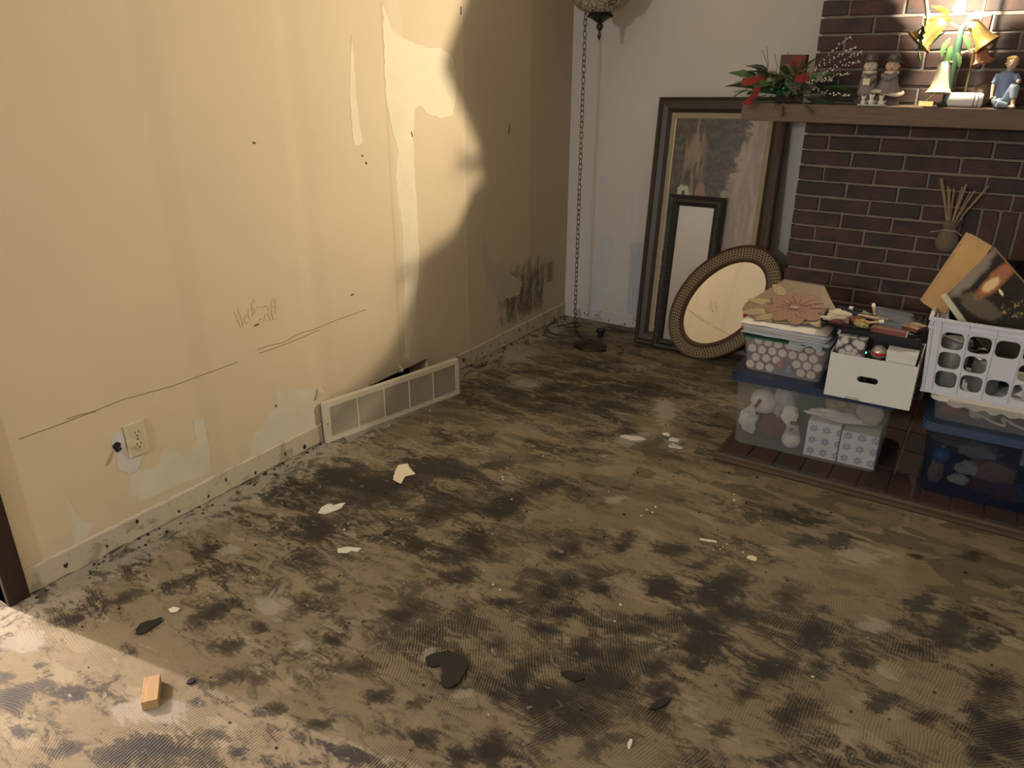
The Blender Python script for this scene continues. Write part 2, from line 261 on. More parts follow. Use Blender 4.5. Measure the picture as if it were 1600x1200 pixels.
SCRIB=[[(-2.438,0.651),(-2.431,0.635),(-2.426,0.616),(-2.419,0.586)],[(-2.419,0.662),(-2.418,0.649),(-2.414,0.626),(-2.41,0.608),(-2.408,0.588)],[(-2.401,0.617),(-2.392,0.619),(-2.386,0.627),(-2.393,0.628),(-2.401,0.618),(-2.4,0.606),(-2.394,0.597),(-2.385,0.596)],[(-2.378,0.642),(-2.38,0.63),(-2.379,0.615),(-2.376,0.606)],[(-2.379,0.637),(-2.37,0.646),(-2.367,0.646)],[(-2.359,0.667),(-2.361,0.649),(-2.36,0.634),(-2.362,0.616)],[(-2.37,0.646),(-2.36,0.644),(-2.349,0.645)],[(-2.349,0.676),(-2.347,0.665)],[(-2.35,0.64),(-2.352,0.623)],[(-2.341,0.648),(-2.331,0.642),(-2.323,0.64)],[(-2.318,0.635),(-2.31,0.638),(-2.299,0.64),(-2.293,0.634),(-2.292,0.623),(-2.292,0.617)],[(-2.338,0.592),(-2.327,0.598),(-2.327,0.592)],[(-2.318,0.583),(-2.313,0.595),(-2.307,0.607),(-2.296,0.61),(-2.292,0.598),(-2.289,0.582),(-2.288,0.578)],[(-2.304,0.583),(-2.297,0.582)],[(-2.248,0.654),(-2.259,0.656),(-2.269,0.65),(-2.276,0.64),(-2.276,0.625),(-2.278,0.607),(-2.275,0.589),(-2.271,0.577)],[(-2.255,0.65),(-2.257,0.631),(-2.259,0.608),(-2.259,0.599)],[(-2.271,0.626),(-2.251,0.621)],[(-2.279,0.612),(-2.27,0.61)]]
GOUGE=[[(-2.361,0.579),(-2.34,0.581)],[(-1.864,0.576),(-1.849,0.575)],[(-1.43,1.191),(-1.423,1.17)],[(-1.05,1.693),(-1.051,1.658)],[(-0.651,1.178),(-0.663,1.132)],[(-2.266,1.206),(-2.256,1.203)],[(-1.742,1.12),(-1.735,1.117)],[(-1.722,1.093),(-1.716,1.085)],[(-2.313,0.247),(-2.308,0.239)]]
# ================================================================ SETTING
# ---- floor: old adhesive with dark residue. A mask per vertex holds where the stains lie.
def ellsum(lst, x, y, soft):
    s=0.0
    for cx,cy,ax,ay,bx,by,w in lst:
        dx,dy=x-cx,y-cy; det=ax*by-ay*bx
        u=(dx*by-dy*bx)/det; v=(ax*dy-ay*dx)/det; r=u*u+v*v
        if r<soft*2.5: s=max(s,w*math.exp(-r/soft*1.2)) if w>0 else s
    return s
def ellneg(lst, x, y):
    s=0.0
    for cx,cy,ax,ay,bx,by,w in lst:
        dx,dy=x-cx,y-cy; det=ax*by-ay*bx
        u=(dx*by-dy*bx)/det; v=(ax*dy-ay*dx)/det; r=u*u+v*v
        if r<4: s+=w*math.exp(-r*.9)
    return s
me=bpy.data.meshes.new('floor')
X0,X1,Y0,Y1=-3.2,5.1,-7.6,0.0
xs=[X0,-1.5,-.12]+[i*.02 for i in range(0,143)]+[3.2,4.0,X1]
ys=[Y0,-6,-5,-4.4]+[-4.2+i*.02 for i in range(0,210)]+[0.0]
vs=[(x,y,0.0) for y in ys for x in xs]; nx=len(xs)
fs=[(j*nx+i,j*nx+i+1,(j+1)*nx+i+1,(j+1)*nx+i) for j in range(len(ys)-1) for i in range(nx-1)]
me.from_pydata(vs,[],fs)
ca=me.color_attributes.new('stain','FLOAT_COLOR','POINT')
for i,(x,y,z) in enumerate(vs):
    if -.1<=x<=2.9 and y>-4.25:
        wx=x+.02*noise.noise((x*9,y*9,0)); wy=y+.02*noise.noise((x*9,y*9,5))
        d=ellsum(DARK,wx,wy,1.0); s=ellneg(SOFT,wx,wy); g=ellsum(GREY,wx,wy,1.0)
        ca.data[i].color=(d, .5+.5*max(-1,min(1,s)), g, 1)
    else: ca.data[i].color=(0,.5,0,1)
m_floor,t,b=nt('floor_adhesive')
co=objco(t)
sep=N(t,'SeparateColor'); at=N(t,'Attribute',attribute_name='stain'); L(t,at.outputs['Color'],sep.inputs[0])
sx=N(t,'SeparateXYZ'); L(t,co,sx.inputs[0])
mp=N(t,'Mapping'); L(t,co,mp.inputs[0]); mp.inputs['Rotation'].default_value=(0,0,math.radians(28)); mp.inputs['Scale'].default_value=(1,2.3,1)
n_big=noise_(t,mp.outputs[0],3.2,6,.6,.6)
n_mid=noise_(t,mp.outputs[0],11,9,.72,1.0)
n_fine=noise_(t,co,70,5,.7)
n_dust=noise_(t,co,1.7,4,.6,.3)
# trowel sweeps: concentric arcs, another centre in every sweep
wn=N(t,'TexNoise'); wn.inputs['Scale'].default_value=2.2; L(t,co,wn.inputs['Vector'])
va=N(t,'VectorMath',operation='MULTIPLY_ADD'); L(t,wn.outputs['Color'],va.inputs[0]); va.inputs[1].default_value=(.35,.35,0); L(t,co,va.inputs[2])
vo=N(t,'TexVoronoi'); vo.voronoi_dimensions='2D'; vo.inputs['Scale'].default_value=1.5; vo.inputs['Randomness'].default_value=.9; L(t,va.outputs[0],vo.inputs['Vector'])
rc=N(t,'VectorMath',operation='MULTIPLY_ADD'); L(t,vo.outputs['Color'],rc.inputs[0]); rc.inputs[1].default_value=(2.4,.7,0); rc.inputs[2].default_value=(-1.5,-.35,0)
ctr=N(t,'VectorMath',operation='ADD'); L(t,vo.outputs['Position'],ctr.inputs[0]); L(t,rc.outputs[0],ctr.inputs[1])
ds=N(t,'VectorMath',operation='DISTANCE'); L(t,ctr.outputs[0],ds.inputs[0]); L(t,co,ds.inputs[1])
wob=math_(t,'MULTIPLY',noise_(t,co,5,3),.03)
ph=math_(t,'MULTIPLY',math_(t,'ADD',ds.outputs['Value'],wob),2*PI/.0078)
wave=math_(t,'SINE',ph)                                   # -1..1
front=smooth(t,sx.outputs['Y'],-1.55,-2.35)
ridge=math_(t,'MULTIPLY',front,math_(t,'MULTIPLY',smooth(t,noise_(t,co,3.1,4,.6,.5),.40,.56),math_(t,'ADD',.35,math_(t,'MULTIPLY',smooth(t,sx.outputs['X'],.45,1.0),.65))))
rw=math_(t,'MULTIPLY',wave,ridge)
a0=math_(t,'MULTIPLY',sep.outputs[0],.86)
a1=math_(t,'ADD',a0,math_(t,'MULTIPLY',math_(t,'SUBTRACT',sep.outputs[1],.5),1.1))
a2=math_(t,'ADD',a1,math_(t,'MULTIPLY',math_(t,'SUBTRACT',n_big,.5),1.9))
a3=math_(t,'ADD',a2,math_(t,'MULTIPLY',math_(t,'SUBTRACT',n_mid,.5),2.3))
a4=math_(t,'ADD',a3,math_(t,'MULTIPLY',math_(t,'SUBTRACT',n_fine,.5),.9))
a5=math_(t,'ADD',a4,math_(t,'MULTIPLY',rw,.30))
darkf=smooth(t,a5,.15,.29)
olive=smooth(t,a4,-.12,.24)
tan=mix(t,n_dust,(.172,.138,.082),(.265,.218,.143))
# overlapping scraper strokes: every stroke keeps its own tone
mps=N(t,'Mapping'); L(t,co,mps.inputs[0]); mps.inputs['Rotation'].default_value=(0,0,math.radians(-28)); mps.inputs['Scale'].default_value=(1,2.6,1)
wps=N(t,'TexNoise'); wps.inputs['Scale'].default_value=6; wps.inputs['Detail'].default_value=5; L(t,mps.outputs[0],wps.inputs['Vector'])
wvs=N(t,'VectorMath',operation='MULTIPLY_ADD'); L(t,wps.outputs['Color'],wvs.inputs[0]); wvs.inputs[1].default_value=(.22,.22,0); L(t,mps.outputs[0],wvs.inputs[2])
vs_=N(t,'TexVoronoi'); vs_.voronoi_dimensions='2D'; vs_.inputs['Scale'].default_value=8; L(t,wvs.outputs[0],vs_.inputs['Vector'])
sps=N(t,'SeparateColor'); L(t,vs_.outputs['Color'],sps.inputs[0])
stroke=sps.outputs[0]; stroke2=sps.outputs[1]
tan=mix(t,math_(t,'MULTIPLY',math_(t,'SUBTRACT',1,front),math_(t,'MULTIPLY',smooth(t,stroke,.35,.9),.75)),tan,(.085,.070,.042))
tan=mix(t,math_(t,'MULTIPLY',smooth(t,stroke2,.78,.95),.5),tan,(.34,.29,.20))
tan=mix(t,math_(t,'MULTIPLY',smooth(t,n_mid,.42,.7),.55),tan,(.150,.115,.068))
tan=mix(t,math_(t,'MULTIPLY',math_(t,'MULTIPLY',ridge,smooth(t,wave,.3,-.7)),.5),tan,(.075,.055,.033))
c1=mix(t,math_(t,'MULTIPLY',olive,.60),tan,(.082,.065,.040))
c2=mix(t,math_(t,'MULTIPLY',darkf,math_(t,'ADD',.50,math_(t,'MULTIPLY',smooth(t,math_(t,'ADD',math_(t,'MULTIPLY',a5,.5),n_big),.45,.95),.46))),c1,mix(t,front,(.030,.025,.016),(.012,.010,.008)))
gre=math_(t,'MULTIPLY',smooth(t,math_(t,'ADD',sep.outputs[2],math_(t,'MULTIPLY',math_(t,'SUBTRACT',n_mid,.5),3.2)),.28,.62),.72)
c3=mix(t,gre,c2,(.33,.30,.25))
# bare concrete strip along the left wall, where the carpet tack strip was
strip=smooth(t,math_(t,'ADD',sx.outputs['X'],math_(t,'MULTIPLY',math_(t,'SUBTRACT',n_mid,.5),.45)),.17,.09)
c4=mix(t,math_(t,'MULTIPLY',strip,.85),c3,mix(t,smooth(t,noise_(t,co,13,6,.7,.5),.50,.60),mix(t,n_fine,(.36,.32,.25),(.27,.24,.19)),(.075,.065,.05)))
spk=N(t,'TexVoronoi'); spk.inputs['Scale'].default_value=26; L(t,co,spk.inputs['Vector'])
specks=math_(t,'MULTIPLY',smooth(t,spk.outputs['Distance'],.10,.06),smooth(t,noise_(t,co,4,2),.52,.60))
c5=mix(t,math_(t,'MULTIPLY',specks,.85),c4,(.035,.028,.022))
L(t,c5,b.inputs['Base Color'])
L(t,math_(t,'SUBTRACT',.85,math_(t,'MULTIPLY',darkf,.18)),b.inputs['Roughness'])
hh=math_(t,'ADD',math_(t,'MULTIPLY',rw,.5),math_(t,'ADD',n_fine,math_(t,'MULTIPLY',darkf,.6)))
bump(t,b,hh,.35,.003)
me.materials.append(m_floor)
fl=link('floor',me); tag(fl,kind='structure')

# ---- walls
def wall_mat(name, base, bands=None, stain=True, vary=.06):
    m,t,b=nt(name); co=objco(t); sx=N(t,'SeparateXYZ'); L(t,co,sx.inputs[0])
    n=noise_(t,co,2.2,5,.6,.4); nf=noise_(t,co,60,4,.6)
    c=mix(t,n,sc(base,1-vary),sc(base,1+vary))
    if bands:
        # paper strips: thin seams and a change of tone between neighbouring strips
        for y,wd,amt,colr in bands:
            d=math_(t,'ABSOLUTE',math_(t,'SUBTRACT',math_(t,'ADD',sx.outputs['Y'],math_(t,'MULTIPLY',math_(t,'SUBTRACT',n,.5),.02)),y))
            c=mix(t,math_(t,'MULTIPLY',smooth(t,d,wd,wd*.35),amt),c,colr)
        # darker tone from the corner out, following the strip seam
        corner=smooth(t,sx.outputs['Y'],-.455,-.435)
        c=mix(t,math_(t,'MULTIPLY',corner,.30),c,(.30,.25,.19))
        mid=smooth(t,sx.outputs['Y'],-1.06,-1.03)
        c=mix(t,math_(t,'MULTIPLY',mid,.30),c,(.42,.36,.27))
        # mould, strongest low down near the corner
        mpv=N(t,'Mapping'); L(t,co,mpv.inputs[0]); mpv.inputs['Scale'].default_value=(1,1.0,.33)
        mv=noise_(t,mpv.outputs[0],22,6,.7,.5); mv2=noise_(t,mpv.outputs[0],70,4,.7)
        reg=math_(t,'MULTIPLY',math_(t,'MULTIPLY',smooth(t,sx.outputs['Y'],-.98,-.62),smooth(t,sx.outputs['Y'],-.12,-.32)),math_(t,'MULTIPLY',smooth(t,sx.outputs['Z'],.03,.16),smooth(t,sx.outputs['Z'],.58,.34)))
        mm=smooth(t,math_(t,'ADD',math_(t,'MULTIPLY',math_(t,'SUBTRACT',math_(t,'ADD',math_(t,'MULTIPLY',mv,.6),math_(t,'MULTIPLY',mv2,.4)),.5),3.4),reg),.50,1.15)
        c=mix(t,math_(t,'MULTIPLY',math_(t,'MULTIPLY',mm,reg),.88),c,(.085,.068,.045))
    if stain:
        low=smooth(t,math_(t,'ADD',sx.outputs['Z'],math_(t,'MULTIPLY',math_(t,'SUBTRACT',noise_(t,co,8,5),.5),.25)),.20,.08)
        c=mix(t,math_(t,'MULTIPLY',low,.22),c,(.42,.38,.33))
    L(t,c,b.inputs['Base Color']); b.inputs['Roughness'].default_value=.75
    bump(t,b,math_(t,'ADD',math_(t,'MULTIPLY',n,6),nf),.12,.002)
    return m
m_wl=wall_mat('cream_wall',(.63,.522,.355),bands=[(-2.60,.06,.16,(.46,.36,.24)),(-2.10,.035,.16,(.75,.65,.45)),(-2.02,.04,.14,(.5,.4,.27)),(-1.575,.012,.30,(.44,.35,.24)),(-1.50,.06,.25,(.78,.70,.52)),(-1.045,.012,.4,(.76,.68,.52)),(-.445,.008,.45,(.62,.55,.44))])
m_wb=wall_mat('grey_back_wall',(.56,.535,.51))
m_wo=wall_mat('plain_wall',(.55,.50,.42),stain=False)
m_ceil=plain('ceiling_paint',(.70,.67,.61),.9,var=.05)
bm=B()
YW=[-7.6,-4.25,-3.345,-2.05,-1.384,0.12]; ZW=[0,.03,.144,2.06,2.44]
cells(bm,YW,ZW,lambda i,j: not (i==1 and j<3) and not (i==3 and j==1), lambda u,v,tt:(-.12*tt,u,v))
wl=obj('wall_left',bm,m_wl); tag(wl,kind='structure')
bm=B(); box(bm,-.12,5.1,0,.12,0,2.44); wb=obj('wall_back',bm,m_wb); tag(wb,kind='structure')
bm=B(); box(bm,5.1,5.22,-7.6,.12,0,2.44); tag(obj('wall_right',bm,m_wo),kind='structure')
bm=B(); box(bm,-3.2,5.22,-7.72,-7.6,0,2.44); tag(obj('wall_front',bm,m_wo),kind='structure')
bm=B(); box(bm,-3.32,5.22,-7.72,.12,2.44,2.50); tag(obj('ceiling',bm,m_ceil),kind='structure')
bm=B(); box(bm,-3.32,-3.2,-7.6,.12,0,2.44); box(bm,-3.2,-.12,-2.35,-2.25,0,2.44); box(bm,-3.2,-.12,-6.0,-5.9,0,2.44); tag(obj('wall_next_room',bm,m_wo),kind='structure')
# duct behind the hole
m_black=plain('dark_void',(.012,.009,.008),.9)
m_wood_dk=plain('dark_brown_wood',(.022,.010,.007),.55,var=.4,scale=12,stretch=(8,8,.8),bmp=.15)
bm=B()
for a in ((-.30,-.12,-2.07,-1.37,.0,.03),(-.30,-.12,-2.07,-1.37,.144,.17),(-.32,-.30,-2.07,-1.37,.0,.17),(-.30,-.12,-2.09,-2.07,0,.17),(-.30,-.12,-1.37,-1.35,0,.17)): box(bm,*a)
obj('duct_lining',bm,plain('rusty_duct',(.030,.014,.010),.8,var=.5),wl)
# door casing
bm=B(); box(bm,-.135,.016,-3.345,-3.285,0,2.10,.003); o=obj('trim_1',bm,m_wood_dk); tag(o,kind='structure')
bm=B(); box(bm,-.135,.016,-4.30,-4.25,0,2.10,.003); box(bm,-.135,.016,-4.30,-3.285,2.06,2.12,.003); tag(obj('trim_2',bm,m_wood_dk),kind='structure')
# baseboards: a painted 9 cm strip, worn and full of nail holes
def base_mat(name,col):
    m,t,b=nt(name); co=objco(t); n=noise_(t,co,14,6,.65,.6); n2=noise_(t,co,45,5,.7)
    c=mix(t,smooth(t,n,.52,.66),col,sc(col,.62)); c=mix(t,smooth(t,n2,.66,.72),c,(.06,.045,.035))
    L(t,c,b.inputs['Base Color']); b.inputs['Roughness'].default_value=.7; bump(t,b,n2,.3,.002); return m
m_bl=base_mat('worn_cream_paint',(.50,.44,.33)); m_bb=base_mat('worn_grey_paint',(.50,.50,.50))
def baseboard(bm, a0, a1, h, th, axis, seed, sign):
    rnd=random.Random(seed); n=int(abs(a1-a0)/.035); pts=[]
    for k in range(n+1):
        a=a0+(a1-a0)*k/n; pts.append((a,h+rnd.uniform(-.0015,.0015),rnd.uniform(0,.008)))
    def P(a,t,z): return (t,a,z) if axis=='y' else (a,t,z)
    prev=None
    for a,hh,lo in pts:
        ring=[bm.verts.new(P(a,0,lo)),bm.verts.new(P(a,sign*th,lo)),bm.verts.new(P(a,sign*th,hh-.006)),bm.verts.new(P(a,sign*(th-.004),hh)),bm.verts.new(P(a,0,hh))]
        if prev:
            for k in range(5): bm.faces.new((prev[k],prev[(k+1)%5],ring[(k+1)%5],ring[k]))
        else: bm.faces.new(ring)
        prev=ring
    bm.faces.new(prev[::-1])
bm=B(); baseboard(bm,-3.285,-2.10,.085,.007,'y',1,1); baseboard(bm,-1.36,0,.085,.007,'y',2,1)
bl=obj('baseboard_left',bm,m_bl); tag(bl,kind='structure')
bm=B(); baseboard(bm,.007,1.37,.075,.007,'x',3,-1); bb=obj('baseboard_back',bm,m_bb); tag(bb,kind='structure')
m_hole=plain('nail_hole_dark',(.03,.022,.018),.9)
rnd=random.Random(5)
bm=B()
for y,z in [(-3.17,.035),(-3.04,.03),(-2.93,.06),(-2.78,.022),(-2.66,.02),(-2.58,.05),(-2.45,.018),(-2.3,.03),(-2.2,.02),(-1.2,.02),(-1.1,.045),(-.93,.03),(-.85,.05),(-.7,.025),(-.55,.055),(-.4,.03)]:
    s=rnd.uniform(.004,.009); prism(bm,[(y+s*math.cos(a)*rnd.uniform(.6,1.2),z+1.4*s*math.sin(a)*rnd.uniform(.6,1.2)) for a in [k*PI/4 for k in range(8)]],.0006,'x',.007)
obj('nail_hole_marks',bm,m_hole,bl); 
bm=B()
for x,z in [(.075,.045),(.105,.05),(.145,.035),(.165,.03),(.09,.02),(.31,.02),(.42,.015),(.47,.03),(.25,.06)]:
    s=rnd.uniform(.003,.006); prism(bm,[(x+s*math.cos(a)*rnd.uniform(.6,1.2),z+1.4*s*math.sin(a)*rnd.uniform(.6,1.2)) for a in [k*PI/4 for k in range(8)]],.0006,'y',-.0077)
obj('nail_hole_marks',bm,m_hole,bb)
# torn paper layers on the left wall
m_p1=plain('bare_drywall_paper',(.76,.68,.50),.8,var=.10,scale=7)
m_p2=plain('torn_grey_paper',(.62,.575,.455),.85,var=.14,scale=9)
m_p3=plain('skim_plaster',(.60,.58,.55),.85,var=.15,scale=12)
m_p4=plain('pale_scraped_paper',(.50,.44,.34),.85,var=.14,scale=9)
m_p5=plain('pale_blue_paint',(.52,.54,.57),.85,var=.10,scale=9)
def patch(name,pts,m,par,axis='x',th=.0012,off=0,amp=.005,seed=1):
    bm=B(); e=-.0006 if th>0 else .0006
    if axis=='x': holed(bm,jag(pts,amp,.018,seed),[],(th-e,0,0),lambda a,b2:(e,a,b2))
    else: holed(bm,jag(pts,amp,.018,seed),[],(0,th-e,0),lambda a,b2:(a,e,b2))
    return obj(name,bm,m,par)
patch('torn_paper_patch',T1,m_p1,wl,seed=1); patch('torn_paper_patch',T1b,m_p1,wl,th=.0008,seed=2)
patch('torn_paper_patch',T2,m_p1,wl,amp=.002,seed=3); patch('torn_paper_patch',T3,m_p2,wl,seed=4)
patch('torn_paper_patch',T4,m_p2,wl,amp=.003,seed=5); patch('torn_paper_patch',T5,m_p2,wl,th=.0008,seed=6)
patch('plaster_patch',T5g,m_p3,wl,th=.0016,seed=7); patch('torn_paper_patch',T6,m_p2,wl,amp=.003,seed=8,th=.0006)
patch('torn_paper_patch',T7,m_p4,wl,seed=9)
patch('scraped_patch',B1,m_p5,wb,'y',-.0012,0,seed=10); patch('scraped_patch',B2,m_p5,wb,'y',-.0012,0,.002,seed=11)
patch('scraped_patch',B3,plain('brushed_blue_paint',(.44,.47,.53),.85,var=.4,scale=25,stretch=(6,1,.3)),wb,'y',-.0010,0,seed=12); patch('scraped_patch',B4,m_p5,wb,'y',-.0010,0,.001,seed=13)
m_pencil=plain('pencil',(.20,.15,.09),.8); m_faint=plain('faint_pencil',(.47,.37,.23),.8)
for c in CRACKS: obj('pencil_line',one(tube,[(.0006,y,z) for y,z in c],.0011,4),m_pencil,wl)
bm=B()
for c in SCRIB: tube(bm,[(.0004,y,z) for y,z in c],.0013,4)
obj('pencil_scribble',bm,m_faint,wl)
for c in GOUGE: obj('gouge',one(tube,[(.001,y,z) for y,z in c],.003,5),plain('gouge_brown',(.12,.08,.05),.9) if c is GOUGE[0] else bpy.data.materials['gouge_brown'],wl)
# crumpled paper curls over the vent hole
def curl(pts,name='torn_paper_curl',wd=.016,m=m_p1):
    bm=B(); n=len(pts); g=[]
    for k,p in enumerate(pts):
        p=Vector(p); q=p+Vector((.012*math.sin(k*1.3),wd,.004*math.cos(k*2))); g.append((bm.verts.new(p),bm.verts.new(q)))
    for a,b2 in zip(g,g[1:]): bm.faces.new((a[0],a[1],b2[1],b2[0]))
    bmesh.ops.solidify(bm,geom=bm.faces[:],thickness=.0012); return obj(name,bm,m,wl)
curl([(.002,-2.10,.24),(.014,-2.10,.225),(.012,-2.115,.205),(.004,-2.125,.195)]); curl([(.002,-1.60,.175),(.012,-1.60,.165),(.016,-1.60,.15),(.004,-1.6,.14)],wd=.01)
curl([(.002,-1.83,.152),(.018,-1.85,.15),(.02,-1.88,.14),(.004,-1.9,.135)],wd=.025,m=m_p3)
# ---- outlets
def outlet(y,z,label,fresh):
    t_=thing('wall_outlet',label,'outlet',(0,y,z))
    ivory=plain('ivory_plastic'+('_clean' if fresh else '_grimy'),(.60,.54,.36) if fresh else (.22,.185,.12),.4,var=.08)
    bm=B(); box(bm,0,.0075,-.035,.035,-.0575,.0575,.003); obj('cover_plate',bm,ivory,t_)
    for dz in (.0205,-.0205):
        bm=B(); lathe(bm,[(.0,.0),(.0165,.0),(.0165,.0022),(.0,.0022)],20,Matrix.Translation((.0072,0,dz))@Matrix.Rotation(PI/2,4,'Y')@Matrix.Diagonal((.86,1,1,1))); s=obj('socket',bm,ivory,t_)
        bm=B(); box(bm,.0092,.0098,-.0075,-.0052,dz,dz+.009); box(bm,.0092,.0098,.0052,.0075,dz,dz+.009); cyl(bm,(.0091,0,dz-.008),(.0098,0,dz-.008),.0028,seg=8); obj('slot',bm,m_hole,s)
    bm=B(); cyl(bm,(.0072,0,0),(.0088,0,0),.0028,seg=10); obj('screw',bm,m_hole,t_)
    return t_
outlet(-2.87,.3405,'ivory duplex outlet plate on the brightly lit cream wall above the plaster patch',True)
outlet(-.215,.325,'grimy tan outlet plate beside the mouldy patch near the room corner',False)
t_=thing('cable_jack','bare metal coaxial connector sticking out of a ragged hole left of the ivory outlet','connector',(0,-2.937,.338))
bm=B(); prism(bm,[(.012*math.cos(a)*(1+.3*math.sin(3*a)),.018*math.sin(a)) for a in [k*PI/6 for k in range(12)]],.0024,'x',0); obj('ragged_hole',bm,m_black,t_)
bm=B(); cyl(bm,(.002,0,.004),(.02,.003,-.006),.0048,seg=8); obj('black_cable',bm,plain('black_rubber',(.01,.01,.012),.5),t_)
bm=B(); cyl(bm,(.02,.003,-.006),(.038,.008,-.018),.0055,seg=6); obj('connector_nut',bm,plain('nickel',(.75,.75,.74),.25,1),t_)

# ---- floor grille standing loose against the wall
m_gr=plain('almond_enamel',(.62,.55,.42),.45,var=.06)
GY=-2.095; GL=.735; ga=math.atan2(.156,.725)
t_=thing('vent_grille','long almond louvred vent grille leaning loose in front of its wall hole','vent grille',(.010,GY,0.0),(0,0,PI/2-ga))
H=.178; TH=.022
m_inner=plain('grille_gap_shade',(.045,.038,.03),.7)  # dark colour stands in for the shade between the slats
bm=B(); y0=-TH
# frame as front plate with five louvre windows (local x along, -y to the room)
wx=[.012]; 
nw=5; gx0,gx1=.022,GL-.02; pw=(gx1-gx0)/nw
xsw=[0]; 
for k in range(nw): xsw+= [gx0+k*pw+.004, gx0+(k+1)*pw-.004]
xsw+=[GL]; zsw=[0,.022,H-.022,H]
cells(bm,xsw,zsw,lambda i,j: not (j==1 and i%2==1), lambda u,v,tt:(u,-TH+.0018*tt,v))
obj('face_frame',bm,m_gr,t_)
bm=B(); box(bm,0,GL,-TH+.0018,0,H-.0018,H); box(bm,0,.0018,-TH+.0018,0,0,H-.0018); box(bm,GL-.0018,GL,-TH+.0018,0,0,H-.0018); obj('return_edge',bm,m_gr,t_)
for k in range(nw):
    bm=B(); a,b_=gx0+k*pw+.004,gx0+(k+1)*pw-.004
    for j in range(17):
        z=.0235+j*.0079
        vv=[bm.verts.new(p) for p in ((a,-TH+.0005,z),(b_,-TH+.0005,z),(b_,-TH+.0035,z+.0047),(a,-TH+.0035,z+.0042))]; bm.faces.new(vv)
    bmesh.ops.solidify(bm,geom=bm.faces[:],thickness=.0010)
    obj('louvre_bank',bm,m_gr,t_)
bm=B(); box(bm,.004,GL-.004,-.010,-.0085,.004,H-.004); obj('gap_shade_sheet',bm,m_inner,t_)  # plain dark sheet added so the louvre gaps look shaded
bm=B(); cyl(bm,(.011,-TH-.001,.085),(.011,-TH,.085),.003,seg=8); obj('screw',bm,m_hole,t_)
bm=B(); cyl(bm,(GL-.011,-TH-.001,.085),(GL-.011,-TH,.085),.003,seg=8); obj('screw',bm,m_hole,t_)

# ================================================================ CHIMNEY
PY=-.31; XC=1.37; XE=3.75; CH=.0677; Z0=1.172; XJ=1.4787
OPX0,OPX1,OPZ=2.06,3.06,.708
m_mortar=plain('mortar',(.22,.19,.165),.95,var=.25,scale=40,bmp=.3)
def brick_mat(name,ramp):
    m,t,b=nt(name); oi=N(t,'ObjectInfo'); cr=N(t,'ValToRGB'); L(t,oi.outputs['Random'],cr.inputs[0])
    e=cr.color_ramp.elements
    while len(e)<len(ramp): e.new(.5)
    for k,(p,c) in enumerate(ramp): e[k].position=p; e[k].color=c+(1,)
    co=objco(t); n=noise_(t,co,16,5,.6,.3); n2=noise_(t,co,120,4,.7)
    off=N(t,'VectorMath',operation='ADD'); L(t,co,off.inputs[0]); cx=N(t,'CombineXYZ'); L(t,math_(t,'MULTIPLY',oi.outputs['Random'],60),cx.inputs[0]); L(t,cx.outputs[0],off.inputs[1])
    flash=noise_(t,off.outputs[0],7,2)
    c=mix(t,smooth(t,flash,.42,.62),cr.outputs[0],(.036,.028,.029))
    c=mix(t,math_(t,'MULTIPLY',n2,.5),c,(.022,.016,.015)); L(t,c,b.inputs['Base Color']); b.inputs['Roughness'].default_value=.75
    bump(t,b,math_(t,'ADD',n,n2),.35,.003); return m
m_brick=brick_mat('red_brown_brick',[(0,(.070,.034,.029)),(.35,(.090,.042,.034)),(.6,(.055,.032,.030)),(.8,(.105,.045,.034)),(1,(.065,.036,.034))])
chim=thing('brick_chimney','dark red-brown brick chimney breast with running bond courses above and beside the firebox','fireplace',(0,0,0))
bm=B()
xs_=[XC+.012,OPX0+.01,OPX1-.01,XE-.012]; zs_=[0,OPZ-.0,2.438]
cells(bm,xs_,zs_,lambda i,j: not (i==1 and j==0), lambda u,v,tt:(u,PY+.009+(.295)*tt,v))
obj('mortar_core',bm,m_mortar,chim)
bm=B(); box(bm,OPX0,OPX1,-.06,-.02,0,OPZ); box(bm,OPX0+.01,OPX0+.04,PY+.02,-.02,0,OPZ);box(bm,OPX1-.04,OPX1-.01,PY+.02,-.02,0,OPZ); obj('firebox_lining',bm,plain('soot',(.02,.017,.015),.95,var=.4),chim)
def brick_mesh(l,h,d,seed,name='brick'):
    rnd=random.Random(seed); bm=B(); v=box(bm,-l/2,l/2,0,d,-h/2,h/2)
    bmesh.ops.subdivide_edges(bm,edges=[e for e in bm.edges if e.calc_length()>l*.9],cuts=3)
    for q in bm.verts:
        q.co+=Vector((rnd.uniform(-1,1)*.0014,rnd.uniform(-1,1)*.0012,rnd.uniform(-1,1)*.0014))
    fr=[e for e in bm.edges if all(x.co.y<.01 for x in e.verts) and len(e.link_faces)==2 and e.calc_face_angle(0)>.8]
    bmesh.ops.bevel(bm,geom=fr,offset=.0035,segments=1,affect='EDGES')
    return mesh_of(bm,name,m_brick)
BL=.203; BH=.0575
full=[brick_mesh(BL,BH,.06,k) for k in range(6)]
half=[brick_mesh(XJ-XC-.005-.0,BH,.06,20+k) for k in range(3)]
rest=B(); rnd=random.Random(3)
def put_rest(x0,x1,z):
    box(rest,x0,x1,PY,PY+.05,z-BH/2,z+BH/2)
count=0
